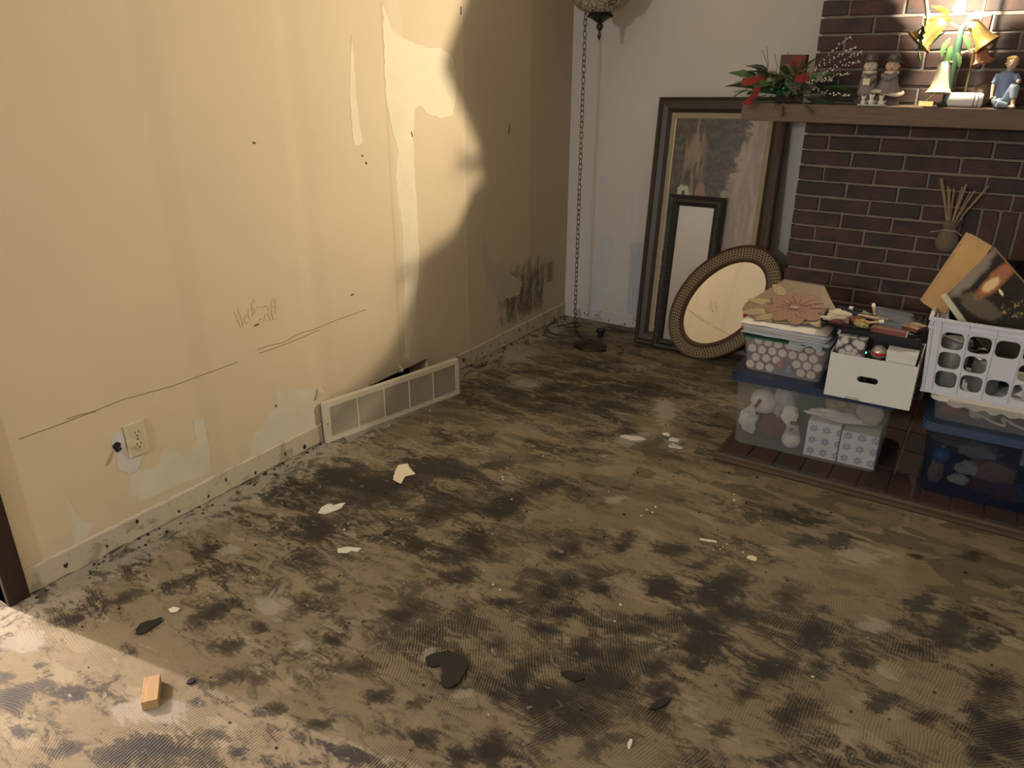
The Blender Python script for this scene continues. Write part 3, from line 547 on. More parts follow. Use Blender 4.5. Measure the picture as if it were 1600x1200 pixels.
for k in range(-18,18):
    zc=Z0-(k+.5)*CH
    odd=k%2
    xs2=[]
    if not odd: xs2.append((XC,XJ-.005,'h')); x=XJ+.005
    else: x=XC-.0
    first=True
    if odd: xs2.append((XC,XJ+.1065-.005,'f')); x=XJ+.1065+.005
    while x<XE-.02:
        x2=min(x+BL,XE); xs2.append((x,x2,'f')); x=x2+.010
    for a,b_,kind in xs2:
        # keep clear of firebox and the upright soldier bricks over it
        if zc<OPZ+.20+.0 and b_>OPX0-.0 and a<OPX1+.0:
            if a<OPX0-.03: b_=OPX0-.008; 
            elif b_>OPX1+.03: a=OPX1+.008
            else: continue
        if b_-a<.03: continue
        if zc>2.43: continue
        vis = a<2.72 and zc<1.95
        if vis:
            ln=b_-a
            if abs(ln-BL)<.004: meh=full[rnd.randrange(6)]; s=1
            elif kind=='h' : meh=half[rnd.randrange(3)]; s=1
            else: meh=full[rnd.randrange(6)]; s=ln/BL
            o=bpy.data.objects.new('brick',meh); C.objects.link(o); o.parent=chim
            o.location=((a+b_)/2,PY+rnd.uniform(-.0015,.0015),zc+rnd.uniform(-.001,.001)); o.scale=(s,1,1); count+=1
        else: put_rest(a,b_,zc)
sold=brick_mesh(.19,.058,.06,50)
x=OPX0+.034
while x<OPX1:
    o=bpy.data.objects.new('soldier_brick',sold); C.objects.link(o); o.parent=chim; o.location=(x,PY+rnd.uniform(-.001,.001),OPZ+.098); o.rotation_euler=(0,PI/2,0); x+=CH
# left return of the chimney
for k in range(-18,18):
    zc=Z0-(k+.5)*CH
    if k%2: box(rest,XC,XC+.04,PY+.068,PY+.165,zc-BH/2,zc+BH/2); box(rest,XC,XC+.04,PY+.175,-.002,zc-BH/2,zc+BH/2)
    else: box(rest,XC,XC+.04,PY+.068,PY+.25,zc-BH/2,zc+BH/2); box(rest,XC,XC+.04,PY+.26,-.002,zc-BH/2,zc+BH/2)
o=obj('further_bricks',rest,m_brick,chim); o['kind']='stuff'
# ---- hearth
m_hb=brick_mat('hearth_brick',[(0,(.055,.024,.017)),(.5,(.072,.029,.020)),(1,(.042,.021,.017))])
he=tag(obj('hearth_slab',one(box,1.452,3.7,-1.345,PY-.004,0,.024),plain('hearth_mortar',(.085,.068,.052),.95,var=.3,scale=50)),'low brick hearth slab along the floor in front of the chimney, brown wood strip at its edge','hearth')
hb=[]
for k in range(4):
    rr=random.Random(80+k); bm=B(); box(bm,-.0455,.0455,-.0945,.0945,0,.010,.003)
    for v in bm.verts: v.co+=Vector((rr.uniform(-1,1),rr.uniform(-1,1),rr.uniform(-.3,.3)))*.0015
    hb.append(mesh_of(bm,'brick',m_hb))
for j in range(5):
    for i in range(22):
        x=1.503+i*.101; 
        o=bpy.data.objects.new('brick',hb[rnd.randrange(4)]); C.objects.link(o); o.parent=he; o.location=(x+(.0505 if j%2 else 0)*0,-1.235+j*.2,.022)
m_trim=plain('stained_wood_strip',(.060,.034,.019),.55,var=.35,scale=10,stretch=(1,10,10),bmp=.15)
bm=B()
prof=[(0,0),(-.022,0),(-.024,.006),(-.016,.014),(-.006,.018),(0,.026)]
a=[bm.verts.new((1.43,-1.345+p,q)) for p,q in prof]; b_=[bm.verts.new((3.7,-1.345+p,q)) for p,q in prof]
for k in range(6): bm.faces.new((a[k],a[(k+1)%6],b_[(k+1)%6],b_[k]))
bm.faces.new(a); bm.faces.new(b_[::-1]); obj('wood_strip',bm,m_trim,he)
bm=B(); box(bm,1.43,1.452,-1.345,PY-.004,0,.026,.002); obj('wood_strip',bm,m_trim,he)
# ---- mantel beam
m_mantel=plain('weathered_oak',(.135,.088,.060),.6,var=.45,scale=9,stretch=(1.2,14,14),bmp=.25)
MZ=1.306; MF=-.515
bm=B(); box(bm,1.132,3.95,MF,PY-.002,1.232,MZ,.004)
mant=tag(obj('mantel_beam',bm,m_mantel),'long weathered wooden mantel beam on the brick chimney, carrying the ornaments','mantel')
# ================================================================ PICTURES AND MIRROR LEANING ON THE BACK WALL
def lean_rot(th_deg, tilt_deg=0):   # top leans away from the room; tilt = turned within its own plane
    return (Matrix.Rotation(math.radians(-th_deg),4,'X')@Matrix.Rotation(math.radians(tilt_deg),4,'Y')).to_euler()
def rail_frame(t_, W, Hh, rail, prof, m, name='frame_rail'):
    """four mitred mouldings; prof = list of (distance from outer edge, y front)"""
    cs=[(0,0),(W,0),(W,Hh),(0,Hh)]; ins=[(1,1),(-1,1),(-1,-1),(1,-1)]
    for k in range(4):
        bm=B(); rings=[]
        for q in (k,(k+1)%4):
            rings.append([bm.verts.new((cs[q][0]+ins[q][0]*d,y,cs[q][1]+ins[q][1]*d)) for d,y in prof])
        n=len(prof)
        for i in range(n): bm.faces.new((rings[0][i],rings[0][(i+1)%n],rings[1][(i+1)%n],rings[1][i]))
        obj(name,bm,m,t_)
m_frame=plain('dark_walnut_moulding',(.038,.024,.015),.45,var=.35,scale=14,stretch=(6,6,1))
m_linen=plain('linen_liner',(.30,.26,.19),.8,var=.08,scale=90)
m_gilt=plain('gilt_edge',(.62,.50,.28),.35,.6)
# the painting
m_pic,t,b=nt('forest_painting'); co=objco(t); sx=N(t,'SeparateXYZ'); L(t,co,sx.inputs[0])
W1,H1=.675,1.315
u=math_(t,'DIVIDE',math_(t,'SUBTRACT',sx.outputs['X'],.10),.475); v=math_(t,'DIVIDE',math_(t,'SUBTRACT',sx.outputs['Z'],.10),1.115)
n=noise_(t,co,9,7,.7,.5); n2=noise_(t,co,24,5,.7,.8); mp=N(t,'Mapping'); L(t,co,mp.inputs[0]); mp.inputs['Scale'].default_value=(3,1,.5); n3=noise_(t,mp.outputs[0],7,5,.6,.6)
bnd=N(t,'MapRange'); L(t,v,bnd.inputs[0]); bnd.inputs[1].default_value=.5; bnd.inputs[2].default_value=.92; bnd.inputs[3].default_value=.50; bnd.inputs[4].default_value=.80
lit=smooth(t,math_(t,'SUBTRACT',math_(t,'ADD',u,math_(t,'MULTIPLY',math_(t,'SUBTRACT',n,.5),.55)),bnd.outputs[0]),-.02,.03)
forest=mix(t,smooth(t,n2,.4,.65),(.035,.032,.030),(.095,.082,.066))
trunk=math_(t,'MULTIPLY',math_(t,'MULTIPLY',smooth(t,u,.10,.18),smooth(t,u,.42,.30)),smooth(t,n3,.47,.6))
forest=mix(t,math_(t,'MULTIPLY',trunk,.9),forest,(.26,.19,.135))
sky=mix(t,smooth(t,n3,.35,.6),(.33,.28,.22),(.24,.18,.155))
sky=mix(t,smooth(t,n,.5,.7),sky,(.24,.20,.165))
pc=mix(t,lit,forest,sky)
def dot(cu,cv,ru,rv,col,pc,wob=.5):
    a=math_(t,'DIVIDE',math_(t,'SUBTRACT',u,cu),ru); b2=math_(t,'DIVIDE',math_(t,'SUBTRACT',v,cv),rv)
    r=math_(t,'ADD',math_(t,'ADD',math_(t,'MULTIPLY',a,a),math_(t,'MULTIPLY',b2,b2)),math_(t,'MULTIPLY',math_(t,'SUBTRACT',n2,.5),wob*4))
    return mix(t,smooth(t,r,1.15,.85),pc,col)
pc=dot(.17,.655,.07,.045,(.42,.43,.37),pc); pc=dot(.17,.66,.02,.014,(.04,.04,.04),pc,0); pc=dot(.36,.66,.06,.05,(.24,.14,.10),pc)
pc=dot(.05,.45,.05,.10,(.16,.19,.20),pc,1); pc=dot(.05,.30,.04,.06,(.28,.31,.33),pc,1)
L(t,pc,b.inputs['Base Color']); b.inputs['Roughness'].default_value=.35
t_=thing('framed_painting','largest picture, tall walnut-framed forest painting leaning against the back wall','picture',(.5855,-.2175,0.0),lean_rot(8.2,-1.2))
prof=[(0,.0),(0,-.030),(.006,-.036),(.016,-.030),(.030,-.034),(.055,-.028),(.068,-.020),(.075,-.016),(.075,0)]
rail_frame(t_,W1,H1,.075,prof,m_frame)
rail2=[(.075,0),(.075,-.015),(.097,-.011),(.097,0)]
rail_frame(t_,W1,H1,.03,rail2,m_linen,'linen_liner'); rail_frame(t_,W1,H1,.03,[(.097,0),(.097,-.013),(.1015,-.011),(.1015,0)],m_gilt,'gilt_slip')
obj('painting',one(box,.07,W1-.07,-.008,-.004,.07,H1-.07),m_pic,t_)
obj('backing',one(box,.01,W1-.01,-.003,0,.01,H1-.01),m_frame,t_)
# narrow frame
m_orn=plain('carved_black_frame',(.020,.018,.016),.45,var=1.0,scale=80,bmp=.9)
m_pr,t,b=nt('misty_print'); co=objco(t); sx=N(t,'SeparateXYZ'); L(t,co,sx.inputs[0])
n=noise_(t,co,55,5,.8,1.5); n1=noise_(t,co,6,3)
dx=math_(t,'DIVIDE',math_(t,'SUBTRACT',sx.outputs['X'],.205),.065); dz=math_(t,'DIVIDE',math_(t,'SUBTRACT',sx.outputs['Z'],.40),.075)
r=math_(t,'ADD',math_(t,'MULTIPLY',dx,dx),math_(t,'MULTIPLY',dz,dz))
tr=math_(t,'MULTIPLY',smooth(t,r,1.2,.3),smooth(t,n,.48,.58))
g=N(t,'MapRange'); L(t,sx.outputs['Z'],g.inputs[0]); g.inputs[1].default_value=.06; g.inputs[2].default_value=.75
pc=mix(t,g.outputs[0],(.34,.30,.27),(.62,.60,.60)); pc=mix(t,math_(t,'MULTIPLY',n1,.2),pc,(.5,.44,.40)); pc=mix(t,math_(t,'MULTIPLY',tr,.75),pc,(.13,.11,.11))
L(t,pc,b.inputs['Base Color']); b.inputs['Roughness'].default_value=.2
W2,H2=.300,.835
t_=thing('narrow_framed_print','narrow black carved frame with a pale misty tree print, before the forest painting','picture',(.703,-.245,0),lean_rot(7.9,-.6))
prof=[(0,0),(0,-.018),(.008,-.026),(.022,-.020),(.036,-.026),(.050,-.016),(.056,-.010),(.056,0)]
rail_frame(t_,W2,H2,.056,prof,m_orn)
# carved studs along the rails
for x,z0,z1 in ((.029,.03,H2-.03),(W2-.029,.03,H2-.03)):
    bm=B(); k=0; z=z0
    while z<z1: ball(bm,(x+.006*math.sin(k*1.7),-.0225,z),.0062,1,.6,1.3,1); z+=.0135; k+=1
    tag(obj('carving',bm,m_orn,t_,True),kind='stuff')
obj('print',one(box,.05,W2-.05,-.007,-.004,.05,H2-.05),m_pr,t_); obj('backing',one(box,.008,W2-.008,-.003,0,.008,H2-.008),m_frame,t_)
# oval mirror
AO,BO,AI,BI=.350,.240,.258,.155; PHI=math.radians(53)
t_=thing('oval_mirror','oval mirror with a woven cane frame leaning in front of the two pictures','mirror',(1.070,-.318,0),(Matrix.Rotation(math.radians(-5),4,'Z')@Matrix.Rotation(math.radians(-13),4,'X')).to_euler())
m_rim=plain('brown_mirror_rim',(.075,.038,.022),.4,var=.2); m_cane=plain('woven_cane',(.23,.165,.090),.6,var=.35,scale=120,bmp=.4)
CX_,CZ_=0.0,.318
def ept(a,b2,th): 
    x=a*math.cos(th); z=b2*math.sin(th); return (CX_+x*math.cos(PHI)-z*math.sin(PHI), CZ_+x*math.sin(PHI)+z*math.cos(PHI))
def oval_ring(prof,m,name,seg=96,smooth=True):
    bm=B(); rings=[]
    for k in range(seg):
        th=2*PI*k/seg; rings.append([bm.verts.new((ept(AO-d,BO-d*.93,th)[0],y,ept(AO-d,BO-d*.93,th)[1])) for d,y in prof])
    for k in range(seg):
        a,b2=rings[k],rings[(k+1)%seg]
        for i in range(len(prof)): bm.faces.new((a[i],a[(i+1)%len(prof)],b2[(i+1)%len(prof)],b2[i]))
    return obj(name,bm,m,t_,smooth)
oval_ring([(0,0),(0,-.016),(.006,-.022),(.014,-.018),(.016,0)],m_rim,'outer_rim')
oval_ring([(.014,0),(.014,-.015),(.068,-.015),(.068,0)],m_cane,'cane_band',smooth=False)
oval_ring([(.066,0),(.066,-.018),(.076,-.021),(.086,-.014),(.092,-.010),(.092,0)],m_rim,'inner_rim')
bm=B()
for row,d in enumerate((.022,.0345,.047,.0595)):
    nn=int(PI*(3*(AO+BO-2*d)-math.sqrt((3*(AO-d)+BO-d)*(AO-d+3*(BO-d))))/.0162)
    # equal arc length steps
    P_=[ept(AO-d,BO-d*.93,2*PI*k/720) for k in range(721)]; cum=[0]
    for a,b2 in zip(P_,P_[1:]): cum.append(cum[-1]+math.hypot(a[0]-b2[0],a[1]-b2[1]))
    j=0
    for q in range(nn):
        tgt=cum[-1]*(q+(row%2)*.5)/nn
        while cum[j]<tgt: j+=1
        x,z=P_[j]; vv=[bm.verts.new((x+.0044*math.cos(s*PI/3),-.0156,z+.0044*math.sin(s*PI/3))) for s in range(6)]; bm.faces.new(vv)
tag(obj('cane_hole',bm,plain('cane_hole_dark',(.012,.008,.006),.9),t_),kind='stuff')
m_mir,t,b=nt('mirror_glass'); b.inputs['Metallic'].default_value=1; b.inputs['Roughness'].default_value=.01
L(t,mix(t,noise_(t,objco(t),4,2),(.84,.83,.80),(.88,.87,.84)),b.inputs['Base Color'])
bm=B(); prism(bm,[ept(AO-.085,BO-.080,2*PI*k/96) for k in range(96)],.003,'y',-.011); obj('mirror_glass',bm,m_mir,t_)
bm=B(); prism(bm,[ept(AO-.006,BO-.006,2*PI*k/64) for k in range(64)],.004,'y',-.004); obj('backing',bm,m_frame,t_)

# ================================================================ SWAG LAMP AND CHAIN
m_chain=plain('aged_brass_chain',(.055,.040,.022),.45,.7)
m_iron=plain('blackened_iron',(.045,.045,.045),.45,.6,var=.3,scale=60,bmp=.3)
m_globe,t,b=nt('crackle_glass'); co=objco(t); vo=N(t,'TexVoronoi'); vo.feature='DISTANCE_TO_EDGE'; vo.inputs['Scale'].default_value=34; L(t,co,vo.inputs['Vector'])
n=noise_(t,co,40,4,.7,1); L(t,mix(t,smooth(t,vo.outputs['Distance'],.02,.09),(.10,.085,.055),mix(t,n,(.26,.225,.155),(.48,.44,.33))),b.inputs['Base Color']); b.inputs['Roughness'].default_value=.2
bump(t,b,vo.outputs['Distance'],.8,.004)
PX,PYY=.325,-.33
t_=thing('swag_lamp','hanging globe lamp of crackled glass with a dark iron finial near the room corner','hanging lamp',(PX,PYY,1.572))
bm=B(); lathe(bm,[(0,0),(.004,.005),(.0085,.016),(.010,.023),(.006,.031),(.0075,.038),(.006,.043),(.013,.052),(.0175,.062),(.016,.072),(.010,.078),(.018,.082),(.028,.088),(.044,.098),(.054,.104),(.060,.108),(.056,.111),(.062,.114),(.058,.120),(.055,.123)],24); obj('finial',bm,m_iron,t_,True)
bm=B()
for k in range(16):
    a=2*PI*k/16; ball(bm,(.059*math.cos(a),.059*math.sin(a),.109),.006,1,1,1,1)
obj('cup_beading',bm,m_iron,t_,True)
bm=B(); lathe(bm,[(.050,.122),(.082,.128),(.110,.143),(.135,.170),(.150,.205),(.155,.245),(.148,.29),(.125,.335),(.09,.365),(.05,.385)],40); obj('glass_globe',bm,m_globe,t_,True)
bm=B(); lathe(bm,[(.055,.377),(.062,.385),(.055,.40),(.03,.415),(.02,.445),(.008,.455),(.008,.868)],20); obj('top_cap',bm,m_iron,t_,True)
# chain link mesh
def link_mesh(l,wd,r,m,name='chain_link'):
    bm=B(); pts=[]
    for k in range(12):
        a=2*PI*k/12; pts.append((wd/2*math.cos(a),0,(l/2-wd/2)*(1 if math.sin(a)>0.01 else (-1 if math.sin(a)<-.01 else 0))+wd/2*math.sin(a)))
    tube(bm,pts,r,5,closed=True); return mesh_of(bm,name,m,True)
lk=link_mesh(.034,.019,.0019,m_chain)
CXx,CYy=.193,-.235
t_=thing('hanging_chain','long dark brass chain hanging from the ceiling and curling onto the floor in the corner','chain',(CXx,CYy,0.0))
path=[Vector((0,0,2.43)),Vector((0.002,0,1.3)),Vector((0.004,0,.10)),Vector((.012,-.01,.05)),Vector((.035,-.04,.014)),Vector((.075,-.085,.006)),Vector((.105,-.115,.006)),Vector((.13,-.14,.012)),Vector((.16,-.15,.016))]
seg=[(a,b2,(b2-a).length) for a,b2 in zip(path,path[1:])]; tot=sum(s[2] for s in seg); s=.0; k=0
rnd=random.Random(11)
while s<tot:
    q=s
    for a,b2,l in seg:
        if q<=l: break
        q-=l
    p=a.lerp(b2,min(1,q/l)); d=(b2-a).normalized()
    o=bpy.data.objects.new('chain_link',lk); C.objects.link(o); o.parent=t_; o.location=p
    o.rotation_euler=(d.to_track_quat('Z','Y').to_matrix().to_4x4()@Matrix.Rotation(k%2*PI/2+rnd.uniform(-.25,.25)+.5,4,'Z')).to_euler()
    s+=.0275; k+=1
# canopy plate, socket and cord on the floor
t_=thing('lamp_canopy','dark tarnished ceiling canopy plate lying at the foot of the hanging chain','canopy',(.405,-.44,0))
bm=B(); lathe(bm,[(.092,.0),(.094,.004),(.088,.012),(.070,.020),(.045,.024),(.040,.028),(.018,.032),(.010,.045),(0,.046)],28); obj('domed_plate',bm,m_chain,t_,True)
bm=B(); 
for k in range(4): lathe(bm,[(.010,0),(.012,.012),(.006,.018),(0,.019)],8,Matrix.Translation((.09+.016*math.cos(k*1.6),-.035+.014*math.sin(k*1.6),.001)))
obj('loose_nuts',bm,m_chain,t_,True)
t_=thing('lamp_socket','small dark lamp socket standing behind the canopy plate, its cord looping to the wall','socket',(.385,-.268,0))
m_cord=plain('brown_cord',(.030,.022,.015),.5)
bm=B(); lathe(bm,[(.016,0),(.018,.010),(.017,.026),(.024,.032),(.026,.046),(.022,.052),(.012,.056),(0,.057)],16); obj('socket_body',bm,m_iron,t_,True)
def crv(pts,n=8):
    """smooth a polyline (Catmull-Rom)"""
    P_=[Vector(p) for p in pts]; out=[]
    for i in range(len(P_)-1):
        p0=P_[max(i-1,0)];p1=P_[i];p2=P_[i+1];p3=P_[min(i+2,len(P_)-1)]
        for k in range(n):
            s=k/n; out.append(.5*((2*p1)+(-p0+p2)*s+(2*p0-5*p1+4*p2-p3)*s*s+(-p0+3*p1-3*p2+p3)*s**3))
    out.append(P_[-1]); return out
obj('cord',one(tube,crv([(-.01,-.01,.006),(-.08,-.03,.005),(-.16,-.09,.004),(-.25,-.11,.004),(-.32,-.06,.004),(-.355,.01,.006),(-.345,.06,.012),(-.36,.09,.03)]),.0032,6),m_cord,t_,True)
obj('cord',one(tube,crv([(.012,.0,.05),(.02,.03,.06),(.05,.05,.05),(.08,.07,.045),(.10,.10,.02),(.07,.12,.01),(.05,.10,.02)]),.0028,6),m_cord,t_,True)
obj('cord',one(tube,crv([(-.30,.02,.005),(-.27,.10,.006),(-.22,.13,.01),(-.19,.09,.006),(-.25,.04,.004)]),.0032,6),m_cord,t_,True)
bm=B(); tube(bm,crv([(.535,-.36,.003),(.58,-.39,.003),(.60,-.44,.003),(.585,-.47,.003)]),.0022,5); tag(obj('loose_wire',bm,m_cord),'short curved dark wire lying on the floor between the canopy plate and the picture frames','wire')

# ================================================================ FLOOR DEBRIS
def chip(name,label,cat,pts,m,th=.003,lift=.0,curlz=0,rot=0,group=None):
    cx=sum(p[0] for p in pts)/len(pts); cy=sum(p[1] for p in pts)/len(pts)
    bm=B(); prism(bm,jag([(x-cx,y-cy) for x,y in pts],.002,.012,len(label)),th,'z',.0005+lift)
    bmesh.ops.triangulate(bm,faces=[f for f in bm.faces if len(f.verts)>4])
    for v in bm.verts: v.co.z+=curlz*(v.co.x**2+v.co.y**2)/.0025*.003
    return tag(obj(name,bm,m,None,loc=(cx,cy,0)),label,cat,group)
def ring(cx,cy,rx,ry,n=9,amp=.3,seed=0,rot=0):
    r=random.Random(seed); o=[]
    for k in range(n):
        a=2*PI*k/n; q=1+r.uniform(-amp,amp); x,y=rx*q*math.cos(a),ry*q*math.sin(a)
        o.append((cx+x*math.cos(rot)-y*math.sin(rot),cy+x*math.sin(rot)+y*math.cos(rot)))
    return o
m_chip=plain('cream_paint_chip',(.74,.66,.50),.7,var=.06); m_chipw=plain('white_plaster_chip',(.70,.67,.60),.8,var=.15); m_blackt=plain('black_tile_shard',(.010,.010,.010),.5,var=.4); 
chip('paint_chip','largest cream paint chip, flat and angular, on the floor before the vent grille','paint chip',[(.409,-2.095),(.431,-2.062),(.462,-2.085),(.508,-2.109),(.488,-2.146),(.513,-2.198),(.465,-2.189),(.429,-2.136)],m_chip,.002,.002,.3)
chip('plaster_chip','ragged white plaster flake with a dark notch, left of the largest cream chip','plaster chip',[(.397,-2.508),(.381,-2.474),(.384,-2.446),(.400,-2.440),(.405,-2.452),(.415,-2.425),(.43,-2.407),(.441,-2.44),(.431,-2.471),(.421,-2.498)],m_chipw,.004,0,.3)
chip('plaster_chip','thin smeared plaster fragment below the ragged white flake','plaster chip',[(.604,-2.625),(.628,-2.597),(.645,-2.592),(.668,-2.58),(.67,-2.603),(.650,-2.607),(.647,-2.625),(.621,-2.639)],m_chipw,.002)
chip('tile_shard','large bent black shard of floor tile near the bottom centre of the floor','tile shard',[(1.158,-2.863),(1.168,-2.835),(1.191,-2.809),(1.229,-2.804),(1.264,-2.817),(1.274,-2.838),(1.282,-2.89),(1.275,-2.915),(1.26,-2.919),(1.236,-2.90),(1.222,-2.874),(1.205,-2.860),(1.192,-2.877),(1.175,-2.88)],m_blackt,.004,0,1.2)
chip('paint_chip','small oval white chip lying on a dark flake near the left wall corner','paint chip',[(.416,-3.107),(.418,-3.092),(.439,-3.086),(.443,-3.099),(.432,-3.11)],m_chip,.004,.003)
chip('tile_shard','jagged black shard between the small oval white chip and the wood block','tile shard',[(.41,-3.206),(.398,-3.183),(.416,-3.155),(.422,-3.135),(.442,-3.145),(.44,-3.171),(.445,-3.199),(.429,-3.215)],m_blackt,.003)
chip('tile_shard','oval black flake in the broad dark stain at lower centre','tile shard',ring(1.512,-2.705,.034,.016,9,.2,3,.3),m_blackt,.004)
chip('tile_shard','narrow black sliver right of the broad dark stain at lower centre','tile shard',ring(1.738,-2.668,.012,.032,8,.2,4,-.5),m_blackt,.006)
chip('tile_shard','small round black crumb between the thin plaster fragment and the middle of the floor','tile shard',ring(.682,-2.475,.011,.010,7,.2,5),m_blackt,.006)
chip('tile_shard','round black crumb right of the orange wood block','tile shard',ring(.705,-3.245,.009,.010,7,.2,6),m_blackt,.006)
chip('plaster_chip','white plaster lump, leftmost of the bright cluster left of the clear tote','plaster chip',ring(1.19,-1.262,.020,.013,8,.3,7),m_chipw,.005)
chip('plaster_chip','white plaster lump in the middle of the bright cluster left of the clear tote','plaster chip',ring(1.235,-1.292,.026,.014,9,.3,8),m_chipw,.006)
chip('plaster_chip','greyish plaster smear nearest the camera in the cluster left of the tote','plaster chip',ring(1.262,-1.345,.032,.018,9,.3,9),m_p3,.003)
chip('plaster_chip','flat grey-white plaster scab left of the bright cluster','plaster chip',ring(1.085,-1.368,.05,.022,11,.35,10,.3),m_p3,.0015)
chip('plaster_chip','brightest cream plaster spot on the tan floor below the clear tote','plaster chip',ring(1.750,-1.948,.018,.012,8,.3,12),m_chip,.003)
chip('plaster_chip','narrow white plaster streak above the brightest cream spot','plaster chip',ring(1.60,-1.93,.034,.006,9,.3,13,.3),m_chipw,.003)
chip('plaster_chip','thin white splinter standing out at the bottom of the floor right of centre','plaster chip',ring(1.724,-2.822,.005,.014,6,.2,14,.2),m_chipw,.006)
rnd=random.Random(21); bm=B()
for cx,cy,s_,n_ in [(.50,-2.53,.04,5),(.78,-1.96,.02,3),(1.14,-2.51,.02,3),(1.35,-1.87,.05,8),(1.70,-1.93,.05,12),(1.40,-1.60,.2,8),(.45,-2.05,.03,4),(.5,-3.1,.15,6),(1.1,-1.6,.3,10),(.75,-2.3,.3,10),(1.5,-2.3,.4,14),(.3,-1.7,.2,10)]:
    for k in range((n_+1)//2):
        x=cx+rnd.gauss(0,s_); y=cy+rnd.gauss(0,s_*.6); r=rnd.uniform(.0012,.0045)
        if x<.03 or (x>1.40 and y>-1.4): continue
        prism(bm,ring(x,y,r,r*rnd.uniform(.5,1),6,.3,rnd.randrange(999)),r*.7,'z',.0003)
o=tag(obj('plaster_crumbs',bm,m_chipw),'tiny white plaster crumbs scattered over the stained floor','crumbs',kind='stuff')
bm=B()
for k in range(260):
    x=rnd.uniform(.05,2.5); y=rnd.uniform(-3.9,-.35); r=rnd.uniform(.0015,.005)
    if x>1.40 and y>-1.4: continue
    prism(bm,ring(x,y,r,r*rnd.uniform(.5,1),6,.3,rnd.randrange(999)),r*.6,'z',.0003)
for k in range(150):
    x=abs(rnd.gauss(.02,.03))+.009; y=rnd.uniform(-3.3,-.02); r=rnd.uniform(.002,.006)
    if -2.12<y<-1.35: continue
    prism(bm,ring(x,y,r,r*rnd.uniform(.5,1),6,.3,rnd.randrange(999)),r*.8,'z',.0003)
tag(obj('dark_crumbs',bm,m_blackt),'tiny dark tile crumbs scattered over the floor and along the baseboard','crumbs',kind='stuff')
# wood block
bm=B(); v=box(bm,-.019,.019,-.044,.044,0,.026,.0015)
m_bw=plain('raw_orange_pine',(.40,.25,.12),.7,var=.3,scale=20,stretch=(8,1,8),bmp=.2)
tag(obj('wood_block',bm,m_bw,None,loc=(.664,-3.325,0),rot=(0,0,math.radians(52))),'small orange-brown offcut of wood lying in the patch of light on the floor','wood block')

# ================================================================ STORAGE STACKS
m_clear=clear('clear_tote_plastic',(.30,.31,.32),.18,.25); m_clearl=clear('clear_small_plastic',(.50,.51,.52),.20,.2)
m_navy=plain('navy_plastic',(.014,.030,.075),.4,var=.1); m_bluecl=clear('blue_tinted_plastic',(.014,.024,.055),.42,.2)
m_white=plain('white_plastic',(.60,.63,.72),.4,var=.05); m_card=plain('white_cardboard',(.62,.64,.62),.8,var=.05,scale=60)
m_fab_w=plain('white_fabric',(.66,.65,.62),.95,var=.12,scale=50,bmp=.4); m_fab_g=plain('grey_fluff',(.42,.42,.42),.98,var=.3,scale=90,bmp=.8)
m_fab_green=plain('dark_green_felt',(.015,.055,.038),.95,var=.3); m_fab_red=plain('dark_red_felt',(.14,.02,.022),.95,var=.3); m_fab_tan=plain('tan_plush',(.36,.24,.15),.95,var=.3,scale=60,bmp=.5)
m_fab_y=plain('straw_yellow_cloth',(.33,.28,.15),.9,var=.35,scale=30); m_red=plain('christmas_red',(.42,.015,.02),.5); m_beige=plain('beige_felt',(.40,.38,.33),.9,var=.1)
def lumpy(name,c,r,s,m,seed,amp=.35,par=None,sub=3,fr=2.2):
    bm=B(); vs=ball(bm,(0,0,0),1,1,1,1,sub)
    for v in vs:
        n_=noise.noise(v.co*fr+Vector((seed*3.1,seed,0))); v.co*=1+amp*n_; v.co=Vector((v.co.x*s[0]*r,v.co.y*s[1]*r,v.co.z*s[2]*r))
    return obj(name,bm,m,par,True,loc=c)
def tote(name,label,loc,rz,wb,db,h,flare,mbody,mlid,lid_th=.03,lip=.018,ribs=False):
    t_=thing(name,label,'storage bin',loc,(0,0,rz))
    x0,x1,y0,y1=-flare,wb+flare,-flare,db+flare
    bm=B(); taper(bm,x0,x1,y0,y1,0,h,flare,.03,5,wall=.0022); o=obj('tub',bm,mbody,t_,True)
    if mlid:
        bm=B(); taper(bm,x0-lip,x1+lip,y0-lip,y1+lip,h-.012,h+lid_th-.012,.0,.035,5); 
        for v in bm.verts: pass
        bmesh.ops.bevel(bm,geom=[e for e in bm.edges if all(abs(v.co.z-(h+lid_th-.012))<1e-5 for v in e.verts)],offset=.006,segments=2,affect='EDGES')
        obj('lid',bm,mlid,t_,True)
    return t_
def local(t_,x,y,z):
    c_,s_=math.cos(t_.rotation_euler.z),math.sin(t_.rotation_euler.z); l=t_.location
    return (l.x+c_*x-s_*y, l.y+s_*x+c_*y, l.z+z)
HZ=.0325
t1=tote('clear_tote','large clear tote with a navy lid full of white soft toys and patterned boxes',(1.462,-1.226,HZ),math.radians(2.2),.535,.38,.29,.018,m_clear,m_navy)
RZ=t1.rotation_euler.z
